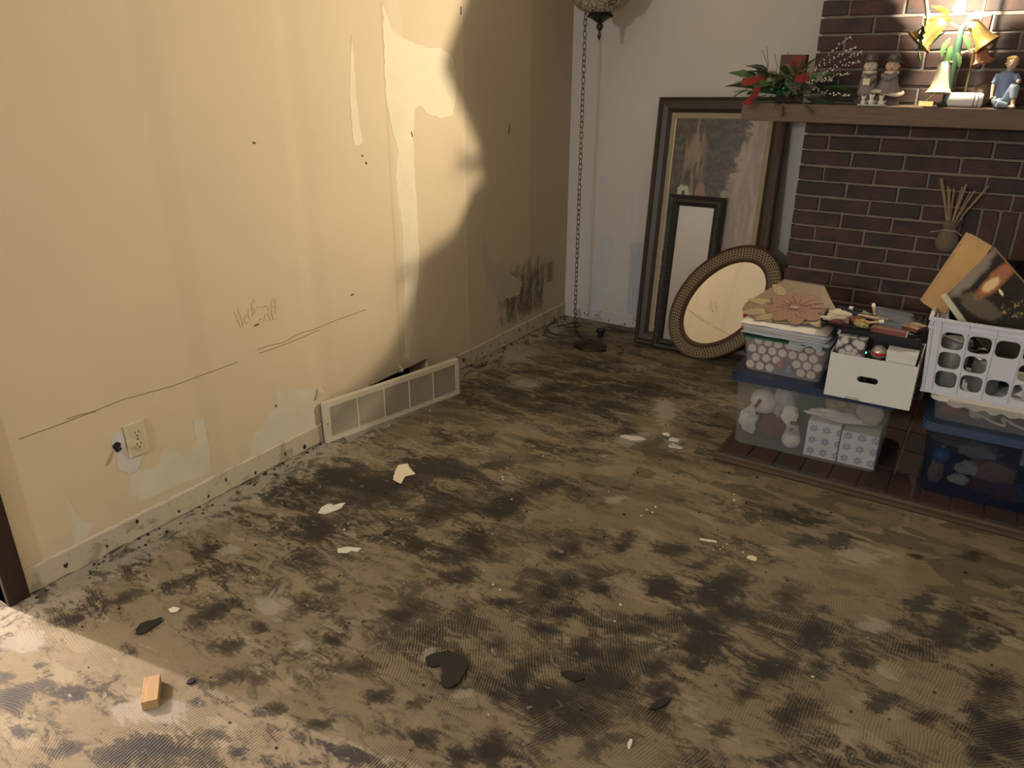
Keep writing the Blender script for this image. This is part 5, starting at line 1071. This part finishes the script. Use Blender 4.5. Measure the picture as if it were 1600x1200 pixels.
def blob(cx,cz,r1,r2,ang):
    X=math_(t,'SUBTRACT',sx.outputs['X'],cx); Z=math_(t,'SUBTRACT',sx.outputs['Z'],cz); ca_,sa_=math.cos(ang),math.sin(ang)
    u_=math_(t,'DIVIDE',math_(t,'ADD',math_(t,'MULTIPLY',X,ca_),math_(t,'MULTIPLY',Z,sa_)),r1); v_=math_(t,'DIVIDE',math_(t,'SUBTRACT',math_(t,'MULTIPLY',Z,ca_),math_(t,'MULTIPLY',X,sa_)),r2)
    return math_(t,'ADD',math_(t,'ADD',math_(t,'MULTIPLY',u_,u_),math_(t,'MULTIPLY',v_,v_)),math_(t,'MULTIPLY',math_(t,'SUBTRACT',n,.5),2.2))
c=mix(t,n,(.008,.007,.007),(.03,.022,.018))
c=mix(t,smooth(t,blob(2.150,.820,.095,.032,1.05),1.5,.5),c,(.27,.23,.18)); c=mix(t,smooth(t,blob(2.225,.80,.085,.026,1.0),1.5,.4),c,(.40,.16,.07)); c=mix(t,smooth(t,blob(2.215,.785,.032,.018,.9),1.3,.3),c,(.85,.62,.32))
c=mix(t,smooth(t,blob(2.248,.762,.012,.0035,-.9),1.8,.8),c,(.95,.75,.5)); c=mix(t,math_(t,'MULTIPLY',smooth(t,blob(2.20,.71,.07,.03,-.5),1.4,.6),.5),c,(.22,.19,.13))
c=mix(t,math_(t,'MULTIPLY',smooth(t,blob(2.30,.715,.04,.03,0),1.3,.6),smooth(t,n1,.5,.6)),c,(.45,.33,.12))
L(t,c,b.inputs['Base Color']); b.inputs['Roughness'].default_value=.25
t_=thing('candle_picture_book','large dark book with a glowing candle on its cover, tilted in the white crate','book',(0,0,0))
k1=Vector((2.197,-1.13,.900)); k2=k1+Vector((.215,.0,-.205)); k3=k1+Vector((-.110,-.05,-.175))
slab('cover',k1,k2,k3,.003,m_cand,t_,0); slab('page_block',k1+Vector((.002,0,-.002)),k2,k3,.018,m_page,t_,.003); slab('back_cover',k1+Vector((.006,0,.004)),k2+Vector((.006,0,.004)),k3,.003,m_goldd,t_,.021)
slab('pale_spine',k3+Vector((-.008,0,.008)),k3+Vector((.105,0,-.118)),k3+Vector((.006,-.003,.020)),.012,plain('cream_spine',(.60,.56,.42),.4,var=.1),t_,-.002)
for nm,lb,x,y,z,r,s_,m in [('grey_jar','grey can behind the left lattice holes of the crate',.07,.09,0,.045,.17,plain('grey_tin',(.22,.22,.22),.4,.3,var=.4)),('grey_jar','second grey can, in the middle of the crate',.175,.10,0,.045,.12,plain('grey_tin_dull',(.17,.17,.17),.5,.2,var=.5))]:
    t_=thing(nm,lb,'can',local(t5,x,y,.0045)); bm=B(); lathe(bm,[(r*.95,0),(r,.006),(r,s_-.01),(r*.93,s_)],24); obj('can_body',bm,m,t_,True); bm=B(); lathe(bm,[(r*1.02,s_-.012),(r*1.02,s_),(r*.9,s_+.002),(0,s_+.002)],24,cap=False); obj('can_lid',bm,m_steel,t_,True)
tag(lumpy('crumpled_paper',local(t5,.34,.065,.075),.06,(1.2,.8,1),m_fab_w,88,.8,fr=3.5),'crumpled white paper behind the right lattice holes of the crate','paper')
tag(lumpy('dark_cloth',local(t5,.25,.22,.09),.08,(1.8,.9,1),m_bkp,89,.4),'dark cloth at the back of the white crate','cloth')
# ================================================================ ON THE MANTEL
m_leaf=plain('artificial_green_leaf',(.075,.17,.055),.45,var=.6,scale=25,bmp=.2); m_leafd=plain('dark_pine_green',(.030,.075,.040),.7,var=.5); m_leafl=plain('pale_sage_leaf',(.34,.38,.24),.7,var=.4,scale=40)
m_poin=plain('dried_taupe_petal',(.33,.26,.18),.7,var=.4,scale=40); m_ribbon=plain('red_velvet_ribbon',(.46,.055,.040),.75,var=.2); m_bead=plain('frosted_bead',(.75,.72,.66),.2); m_twig=plain('brown_twig',(.10,.07,.05),.8)
GX,GYc=1.30,-.425
t_=thing('christmas_arrangement','green pine and leaf arrangement with red ribbon, at the left end of the mantel','floral arrangement',(GX,GYc,MZ))
rnd=random.Random(31)
def leaf_mesh(l,wd,m,name='leaf',serr=True,curlv=.2):
    bm=B(); n_=8; a=[];c_=[];b2=[]
    for k in range(n_+1):
        u_=k/n_; hw=wd/2*math.sin(PI*u_**.8)*(1+(.28 if (serr and k%2) else 0))+.0004; z=-curlv*l*u_*u_
        a.append(bm.verts.new((l*u_,-hw,z+hw*.25))); c_.append(bm.verts.new((l*u_,0,z))); b2.append(bm.verts.new((l*u_,hw,z+hw*.25)))
    for k in range(n_):
        bm.faces.new((a[k],a[k+1],c_[k+1],c_[k])); bm.faces.new((c_[k],c_[k+1],b2[k+1],b2[k]))
    return mesh_of(bm,name,m,True)
lm=[leaf_mesh(.11,.036,m_leaf),leaf_mesh(.085,.030,m_leafd,'leaf'),leaf_mesh(.065,.026,m_leafl,'leaf'),leaf_mesh(.075,.030,m_poin,'dried_petal',False)]
def place(me_,p,az,el,roll=0,sc_=1,par=None):
    o=bpy.data.objects.new(me_.name.split('.')[0],me_); C.objects.link(o); o.parent=par; o.location=p
    o.rotation_euler=(Matrix.Rotation(az,4,'Z')@Matrix.Rotation(-el,4,'Y')@Matrix.Rotation(roll,4,'X')).to_euler(); o.scale=(sc_,)*3; return o
for k in range(60):
    az=rnd.uniform(PI*.55,PI*1.75) if k%3 else rnd.uniform(-PI*.4,PI*.2); el=rnd.uniform(-.15,.85)
    r=rnd.uniform(.0,.10); place(lm[rnd.choice([0,0,1,1,2,2,3])],(-.02+r*math.cos(az)*1.1,min(.06,r*math.sin(az)*.5),.045+rnd.uniform(0,.06)),az,el,rnd.uniform(-.8,.8),rnd.uniform(.9,1.35),t_)
for k,(x,z,az,el,s_) in enumerate([(-.17,.085,PI*1.02,.10,1.1),(-.19,.055,PI*1.0,-.35,.9),(-.12,.13,PI*.98,.35,1.2),(-.10,.10,PI*1.05,.6,1.2),(.08,.07,-.05,.2,1.3),(.12,.06,.0,.05,1.3),(.10,.10,.1,.35,1.2),(.02,.12,-.3,.9,1.0),(.06,.02,-.3,-.1,1.2)]): place(lm[0 if k%2 else 1],(x+.03,-.03,z),az,el,rnd.uniform(-.6,.6),s_,t_)
for k in range(9):
    a=2*PI*k/9; place(lm[3],(-.015,-.055,.105),PI*1.5+.9*math.cos(a),.1+.9*math.sin(a),a,.85,t_)
# pine needle sprigs
bm=B()
def sprig(p,d,l,nl,nn,r=.0008):
    p=Vector(p); d=Vector(d).normalized(); e=p+d*l; cyl(bm,p,e,.0016,.0010,5)
    for k in range(nn):
        u_=k/nn; q=p.lerp(e,u_); a=k*2.4; s_=d.orthogonal().normalized(); s2=d.cross(s_); dd=(d*.75+s_*math.cos(a)*.65+s2*math.sin(a)*.65).normalized(); f=q+dd*nl
        v=[bm.verts.new(q-s_*r),bm.verts.new(q+s_*r),bm.verts.new(f)]; bm.faces.new(v)
for k in range(26):
    a=rnd.uniform(PI*.95,PI*2.05); sprig((rnd.uniform(-.08,.10),rnd.uniform(-.05,.02),rnd.uniform(.02,.10)),(math.cos(a)*1.2,-abs(math.sin(a))*.6,rnd.uniform(-.35,.5)),rnd.uniform(.09,.17),.032,46)
for p,d,l in [((-.08,-.02,.05),(-1,-.2,-.05),.14),((-.08,-.03,.03),(-1,-.3,-.15),.13),((.0,-.06,.03),(.2,-.5,-.7),.10),((.05,-.06,.03),(.7,-.4,-.45),.12),((.08,-.05,.03),(1,-.35,-.15),.14),((-.05,-.06,.03),(-.5,-.5,-.4),.11),((.1,0,.08),(1,.0,.2),.15),((.1,0,.06),(1,.0,.05),.18)]: sprig(p,d,l,.034,60)
tag(obj('pine_needles',bm,m_leafd,t_),kind='stuff')
bm=B()
for k in range(22):
    a=rnd.uniform(PI*.9,PI*2.1); sprig((rnd.uniform(-.10,.12),rnd.uniform(-.06,.0),rnd.uniform(.03,.10)),(math.cos(a),-abs(math.sin(a))*.5,rnd.uniform(-.2,.9)),rnd.uniform(.06,.12),.024,44,.0011)
tag(obj('sage_sprigs',bm,m_leafl,t_),kind='stuff')
# red ribbon tails and bow
def ribbon(name,pts,wd,m,par,side=(0,0,1)):
    bm=B(); P_=crv(pts,5); prev=None; sd=Vector(side)
    for i,p in enumerate(P_):
        a=bm.verts.new(p-sd*wd/2); b2=bm.verts.new(p+sd*wd/2)
        if prev: bm.faces.new((prev[0],a,b2,prev[1]))
        prev=(a,b2)
    bmesh.ops.solidify(bm,geom=bm.faces[:],thickness=.0015); return obj(name,bm,m,par,True)
ribbon('ribbon_tail',[(-.085,-.085,.100),(-.115,-.10,.095),(-.15,-.095,.085),(-.18,-.09,.085)],.030,m_ribbon,t_,(0,.2,1))
ribbon('ribbon_tail',[(-.085,-.090,.10),(-.105,-.105,.06),(-.115,-.108,.03),(-.150,-.108,-.008)],.030,m_ribbon,t_,(1,0,-.2))
ribbon('red_bow',[(.045,-.085,.105),(.068,-.10,.100),(.088,-.095,.105),(.10,-.09,.110)],.034,m_ribbon,t_,(0,0,1))
ribbon('red_bow',[(.02,-.05,.145),(.03,-.06,.170),(.045,-.05,.185)],.022,m_ribbon,t_,(1,0,0))
# bead sprays
for k,(dx,dz,y,z0) in enumerate([(.225,.125,-.06,.09),(.25,.085,-.05,.08),(.20,.165,-.03,.09),(.16,.022,-.09,.075),(.22,.045,-.07,.075),(.25,.13,-.02,.07),(.235,-.035,-.07,.07)]):
    pts=crv([(.03,y+.02,z0),(.03+dx*.4,y-.01,z0+dz*.35),(.03+dx*.8,y,z0+dz*.85),(.03+dx,y,z0+dz)],6)
    bm=B(); tube(bm,pts,.0010,4); o=obj('bead_stem',bm,m_twig,t_); bm=B()
    for q,p in enumerate(pts[6:]):
        for s_ in range(2): ball(bm,(p.x+rnd.uniform(-.004,.004),p.y+rnd.uniform(-.004,.004),p.z+rnd.uniform(-.006,.006)),rnd.uniform(.0022,.004),sub=1)
    obj('beads',bm,m_bead,o,True)
for k,(x,z) in enumerate([(-.045,.055),(-.015,.045),(.005,.06)]):
    bm=B(); ball(bm,(x,-.095,z),.011,sub=2); obj('green_bauble',bm,plain('green_foil_%d'%k,(.02,.16,.08),.2,.6) if k==0 else bpy.data.materials['green_foil_0'],t_,True)
bm=B()
for a_ in ((-.105,.16,-.135,.215),(-.10,.16,-.115,.225),(-.03,.14,-.02,.205),(-.06,.15,-.08,.20)): tube(bm,[(a_[0],0,a_[1]-.08),(a_[0],0,a_[1]),(a_[2],0,a_[3])],.0014,4)
obj('bare_twigs',bm,m_twig,t_)
tag(obj('brown_box',one(box,1.236,1.345,-.37,-.32,MZ,MZ+.195,.003),plain('maroon_brown_card',(.10,.035,.026),.6)),'square maroon-brown box standing behind the green arrangement','box')
# pair of figurines on a base
m_cer=plain('glazed_cream',(.62,.55,.43),.35,var=.15); m_cerg=plain('glazed_grey',(.22,.20,.19),.4,var=.25); m_cerd=plain('glazed_charcoal',(.10,.085,.08),.4,var=.3); m_cerw=plain('glazed_white',(.72,.72,.72),.3); m_skin=plain('glazed_skin',(.60,.42,.31),.35)
t_=thing('carolling_pair_figurine','pair of stout ceramic figures in hats singing, three white kittens at their feet','figurine',(1.665,-.455,MZ+.0005)); 
def blobs(name,parts,m,par,vox=.0035):
    bm=B()
    for p in parts:
        if p[0]=='b': ball(bm,p[1],p[2],*(p[3] if len(p)>3 else (1,1,1)),sub=2)
        else: cyl(bm,p[1],p[2],p[3],p[4],12)
    return remesh(obj(name,bm,m,par),vox,3)
blobs('coat',[('b',(-.040,0,.085),.036,(1,.8,1.1)),('b',(-.040,0,.05),.040,(1,.8,.8)),('c',(-.062,-.02,.115),(-.035,-.042,.09),.012,.009),('c',(-.015,-.018,.11),(-.030,-.045,.088),.012,.009)],m_cerg,t_)
blobs('coat',[('b',(.035,0,.09),.036,(1,.8,1.1)),('c',(.035,0,.095),(.035,0,.045),.032,.055),('c',(.06,-.02,.118),(.035,-.042,.10),.012,.009),('c',(.012,-.018,.115),(.03,-.045,.10),.012,.009)],m_cerg,t_)
bm=B(); tube(bm,[(.035+.057*math.cos(a),.042*math.sin(a),.048+.006*math.sin(2*a)) for a in [k*PI/10 for k in range(20)]],.0085,8,closed=True); obj('fur_hem',bm,m_cer,t_,True)
for sx_,hx in ((-1,-.042),(1,.040)):
    blobs('head',[('b',(hx,-.005,.148),.024,(1.15,1,.95)),('b',(hx,-.028,.146),.005),('b',(hx-.024,0,.148),.005),('b',(hx+.024,0,.148),.005)],m_cer if sx_<0 else m_skin,t_,.0028)
    bm=B(); 
    for e in (-.008,.008): ball(bm,(hx+e,-.0275,.153),.0024,sub=1)
    ball(bm,(hx,-.0275,.138),.0035,1.5,.6,.5,1); obj('eyes_and_mouth',bm,m_cerd,t_,True)
    bm=B(); lathe(bm,[(.034,0),(.036,.004),(.024,.006),(.022,.024),(.010,.032),(0,.033)],20,Matrix.Translation((hx,.002,.165))@Matrix.Rotation(.15*sx_,4,'Y')); obj('hat',bm,m_cerd,t_,True)
    bm=B(); tube(bm,[(hx+.022*math.cos(a),.020*math.sin(a),.124) for a in [k*PI/8 for k in range(16)]],.007,8,closed=True); obj('scarf',bm,m_cer,t_,True)
bm=B(); cyl(bm,(-.040,-.048,.075),(-.040,-.044,.10),.018,.018,4); obj('song_book',bm,m_cer,t_)
bm=B(); lathe(bm,[(.038,.0),(.040,.008),(.036,.012),(.03,.020)],20,Matrix.Diagonal((2.2,1.1,1.9,1))); obj('base_mound',bm,m_cerd,t_,True)
bm=B(); taper(bm,-.06,.05,-.078,-.045,0,.005,.002,.01,3); o=obj('kitten_base',bm,m_cerw,t_,True)
for x,s_ in ((-.038,.9),(-.008,1.1),(.028,1.0)):
    blobs('kitten',[('b',(x,-.062,.013*s_),.0115*s_,(1,1.1,1)),('b',(x,-.068,.030*s_),.0085*s_),('c',(x-.006*s_,-.068,.034*s_),(x-.008*s_,-.068,.045*s_),.004,.0008),('c',(x+.006*s_,-.068,.034*s_),(x+.008*s_,-.068,.045*s_),.004,.0008),('c',(x+.008,-.06,.008),(x+.018,-.055,.02),.003,.002)],m_cerw,t_,.002)
# bell ornament with gilt bells
m_bell=plain('polished_gold_bell',(.60,.42,.16),.25,.9,var=.15); m_bellw=plain('frosted_bell',(.70,.62,.48),.35,.1,var=.1); m_bellp=plain('rose_copper_bell',(.55,.25,.17),.35,.4); m_gleaf=plain('gilt_leaf',(.62,.55,.25),.4,.4,var=.4)
t_=thing('bell_ornament','cluster of large gold bells and gilt leaves on a green stand, on the mantel','ornament',(1.90,-.452,MZ))
def bell(name,top,mouth,r,m,bowr=True):
    top,mouth=Vector(top),Vector(mouth); d=mouth-top; l=d.length
    mt=Matrix.Translation(top)@d.to_track_quat('Z','Y').to_matrix().to_4x4()
    bm=B(); lathe(bm,[(0,0),(r*.30,l*.02),(r*.45,l*.10),(r*.52,l*.30),(r*.60,l*.55),(r*.72,l*.78),(r*.92,l*.93),(r*1.02,l),(r*.99,l*1.0),(r*.88,l*.93),(r*.68,l*.78),(r*.56,l*.55),(r*.48,l*.30),(r*.40,l*.12),(0,l*.06)],28,mt,cap=False)
    o=obj(name,bm,m,t_,True)
    bm=B(); tube(bm,[mt@Vector((r*.985*math.cos(a),r*.985*math.sin(a),l*.985)) for a in [k*PI/14 for k in range(28)]],r*.055,6,closed=True); obj('rim_band',bm,m,o,True)
    bm=B(); ball(bm,mt@Vector((0,0,l*.9)),r*.2,sub=2); cyl(bm,mt@Vector((0,0,l*.1)),mt@Vector((0,0,l*.85)),r*.05,seg=6); obj('clapper',bm,m,o,True)
bell('bell',(-.045,.002,.315),(-.118,-.012,.232),.058,m_bell); bell('bell',(.050,.01,.305),(.118,.005,.222),.046,m_bell)
bell('bell',(-.012,-.012,.165),(-.012,-.022,.050),.046,m_bellw); bell('bell',(.098,.04,.215),(.115,.035,.160),.040,m_bellp)
bm=B(); lathe(bm,[(.030,0),(.032,.010),(.016,.02),(.013,.10),(.016,.20),(.010,.29),(0,.295)],16,Matrix.Translation((.018,.03,0))); obj('green_stand',bm,plain('bottle_green',(.03,.07,.045),.4),t_,True)
bm=B(); box(bm,-.075,-.020,-.03,.01,0,.022,.002); obj('gold_foot',bm,m_bell,t_)
for a_,b_ in (((-.05,-.01,.02),(-.02,-.012,.055)),((.018,.03,.16),(-.012,-.012,.168)),((.015,.03,.28),(-.047,.002,.317)),((.02,.03,.28),(.052,.01,.307)),((.02,.03,.19),(.098,.04,.217))): obj('wire_arm',one(cyl,a_,b_,.004),m_gleaf,t_)
gl=leaf_mesh(.085,.040,m_gleaf,'gilt_leaf'); gl2=leaf_mesh(.07,.03,m_leaf,'green_leaf')
for x,y,z,az,el,s_ in [(-.02,.0,.305,PI*1.0,.25,1.0),(-.03,-.005,.325,PI*.95,.65,.9),(.03,.0,.315,.1,.3,1.0),(.02,.01,.30,-.2,-.2,.9),(-.03,.01,.29,PI*1.08,-.1,1.0)]: place(gl,(x,y,z),az,el,.6,s_,t_)
for x,y,z,az,el,s_ in [(-.03,-.005,.27,PI*1.1,-.7,1.1),(-.01,-.01,.25,PI*1.3,-1.0,1.1),(-.05,.0,.26,PI*1.0,-.9,1.0),(.03,0,.26,-.3,-.9,1.0),(.0,-.01,.22,-PI*.6,-1.2,1.0),(.02,.0,.2,-.1,-1.1,1.0)]: place(gl2,(x,y,z),az,el,.3,s_,t_)
# broad gilt fan leaves, sized and placed to shape the shadow on the left wall
for (x,y,z,az,el,roll,s_) in [(-.105,-.030,.285,PI,1.50,0,1.8),(-.107,-.014,.272,PI,1.52,0,2.0),(-.104,.008,.26,PI,1.5,0,2.0)]: place(gl,(x,y,z),az,el,roll,s_,t_)
for (x,y,z,az,el,s_) in [(-.108,-.020,.298,-PI*.5,-.36,1.25),(-.110,-.018,.275,-PI*.5,-.30,1.30),(-.107,-.030,.250,-PI*.5,-.45,1.25),(-.109,-.03,.285,-PI*.5,-.75,1.1),(-.106,-.02,.24,-PI*.5,-.9,1.3)]: place(gl2,(x,y,z),az,el,PI/2,s_*1.15,t_)  # lower leaves, set to block the lamp along the shadow's sloping edge
bm=B()
for p,d,l in [((-.108,-.04,.300),(0,-1,-.42),.100),((-.109,-.05,.300),(0,-1,-.15),.050),((-.108,-.04,.285),(0,-1,-.55),.105),((-.107,-.03,.26),(0,-1,-.75),.10),((-.106,-.05,.315),(0,-.7,.15),.022),((-.106,-.02,.24),(0,-.9,-1),.09)]: sprig(p,d,l,.013,40,.0005)  # needles added to give the wall shadow a spiky edge
tag(obj('pine_needles',bm,m_leafd,t_),kind='stuff')
# white barrel-shaped candle holder
t_=thing('white_lantern_jar','white ribbed cylinder lying on its side on the mantel, under the gold bells','jar',(1.985,-.475,MZ+.0275),(0,PI/2,-.02)) 
bm=B(); lathe(bm,[(0,-.060),(.018,-.060),(.025,-.054),(.027,-.045),(.027,.030),(.0255,.034),(.027,.038),(.027,.052),(.022,.060),(0,.061)],28); obj('jar_body',bm,m_cerw,t_,True)
bm=B(); 
for z in (.032,.045): tube(bm,[(.0275*math.cos(a),.0275*math.sin(a),z) for a in [k*PI/12 for k in range(24)]],.0018,5,closed=True)
obj('raised_ring',bm,m_cerg,t_,True)
tag(lumpy('taupe_pouch',(2.035,-.40,MZ+.045),.045,(.9,.7,1),plain('taupe_velvet',(.14,.09,.075),.9,var=.3),44,.3),'taupe velvet lump behind the white cylinder, beside the seated boy','pouch')
# seated boy figurine
t_=thing('seated_boy_figurine','ceramic figurine of a blond boy in blue sitting with one knee drawn up','figurine',(2.108,-.462,MZ+.0005),(0,0,.05))
m_blue=plain('glazed_pale_blue',(.20,.27,.46),.35,var=.15); m_blue2=plain('glazed_grey_blue',(.28,.36,.48),.35,var=.15); m_blond=plain('glazed_blond',(.66,.47,.18),.4,var=.2)
blobs('shirt',[('c',(.0,.01,.045),(-.004,.0,.115),.030,.026),('b',(-.004,0,.115),.027,(1.15,.8,.7)),('c',(-.028,-.002,.118),(-.040,-.012,.085),.014,.011),('c',(.022,-.002,.118),(.038,-.01,.095),.014,.011)],m_blue,t_,.003)
blobs('trousers',[('b',(0,.01,.028),.034,(1.1,1,.75)),('c',(.012,-.005,.03),(.030,-.038,.082),.020,.016),('c',(.030,-.038,.082),(.034,-.045,.035),.016,.012),('c',(-.012,-.01,.022),(-.015,-.045,.018),.018,.014),('c',(-.015,-.045,.018),(.020,-.05,.012),.014,.009)],m_blue2,t_,.003)
blobs('skin',[('b',(.004,-.010,.158),.0205,(.92,1,1.08)),('c',(0,-.002,.13),(.003,-.006,.147),.010,.009),('b',(.004,-.031,.155),.0035),('b',(-.0155,-.008,.157),.004),('b',(.0235,-.008,.157),.004),('c',(-.040,-.012,.085),(-.038,-.030,.045),.0075,.006),('b',(-.037,-.034,.038),.0075),('c',(.038,-.01,.095),(.040,-.035,.098),.0075,.006),('b',(.036,-.042,.096),.008),('c',(.034,-.045,.035),(.036,-.05,.010),.008,.007),('b',(.038,-.060,.008),.009,(.9,1.8,.8)),('b',(.028,-.054,.008),.007,(1.6,.8,.8))],m_skin,t_,.0026)
bm=B(); 
for e in (-.0065,.0065): ball(bm,(.004+e,-.0295,.160),.0022,sub=1)
ball(bm,(.004,-.0295,.1475),.003,1.5,.6,.5,1); obj('eyes_and_mouth',bm,m_cerd,t_,True)
blobs('hair',[('b',(.005,-.004,.168),.0215,(1,1.05,.85)),('b',(-.004,-.018,.176),.009,(1.6,.8,.7))],m_blond,t_,.0026)
# clip lamp with its bare bulb
t_=thing('mantel_lamp','small lamp with a bare glowing bulb on a thin stem above the gold bells','lamp',(1.975,-.385,MZ))
m_brass=plain('lamp_brass',(.35,.25,.12),.35,.8)
bm=B(); lathe(bm,[(.040,0),(.042,.006),(.030,.012),(.008,.016),(0,.016)],24); obj('base',bm,m_brass,t_,True)
lx,ly,lz=LAMP[0]-1.975,LAMP[1]+.385,LAMP[2]-MZ
bm=B(); tube(bm,crv([(0,0,.014),(0,0,.25),(0,-.005,.42),(-.02,-.035,.50),(lx*.8,ly*.85,.50),(lx,ly,lz+.085)]),.004,8); obj('stem',bm,m_brass,t_,True)
bm=B(); cyl(bm,(lx,ly,lz+.024),(lx,ly,lz+.07),.013,.015,16); obj('socket',bm,m_brass,t_,True)
m_bulb,tt,b=nt('glowing_bulb_glass'); b.inputs['Base Color'].default_value=(1,.9,.7,1); b.inputs['Alpha'].default_value=.25; b.inputs['Emission Color'].default_value=(1,.86,.62,1); b.inputs['Emission Strength'].default_value=30
L(tt,mix(tt,noise_(tt,objco(tt),5,1),(1,.92,.75),(1,.86,.62)),b.inputs['Emission Color'])
bm=B(); lathe(bm,[(0,-.026),(.010,-.023),(.017,-.012),(.018,-.002),(.012,.014),(.009,.024)],20,Matrix.Translation((lx,ly,lz)),cap=False); obj('bulb',bm,m_bulb,t_,True)
# ---- pouch with dried stalks hanging on the bricks
t_=thing('burlap_pouch','small burlap pouch of dried stalks hanging on the bricks above the craft heap','pouch',(2.026,-.352,.722))
m_bur=plain('burlap',(.17,.135,.10),.95,var=.4,scale=140,bmp=.6); m_stalk=plain('dried_stalk',(.30,.225,.15),.85,var=.3,scale=30,stretch=(4,4,1))
bm=B(); lathe(bm,[(0,0),(.028,.004),(.042,.022),(.045,.050),(.036,.078),(.022,.092),(.026,.104),(.040,.130),(.038,.131),(.023,.106),(.0,.09)],20,Matrix.Diagonal((1,.75,1,1)),cap=False); obj('pouch',bm,m_bur,t_,True)
bm=B(); tube(bm,[(.0235*math.cos(a),.019*math.sin(a),.093) for a in [k*PI/8 for k in range(16)]],.0025,5,closed=True); tube(bm,crv([(-.022,-.012,.092),(-.045,-.02,.086),(-.066,-.022,.082)]),.002,5); tube(bm,crv([(.018,-.014,.093),(.034,-.018,.088),(.05,-.016,.076)]),.002,5); obj('twine',bm,plain('pale_twine',(.42,.37,.30),.8),t_,True)
for k,(x,z,r) in enumerate([(-.072,.300,.0062),(-.040,.27,.004),(-.032,.262,.003),(-.018,.265,.003),(.012,.272,.0035),(.024,.285,.005),(.045,.25,.003),(.06,.262,.0035),(.095,.262,.0035),(.105,.285,.0035)]):
    bm=B(); tube(bm,crv([(x*.10,0,.095),(x*.5,-.004*(k%3),.095+(z-.095)*.5),(x,-.003*(k%2),z)],4),r*.7,5,taperto=r); obj('stalk',bm,m_stalk,t_)
print('objects',len(bpy.data.objects),'bricks',count)
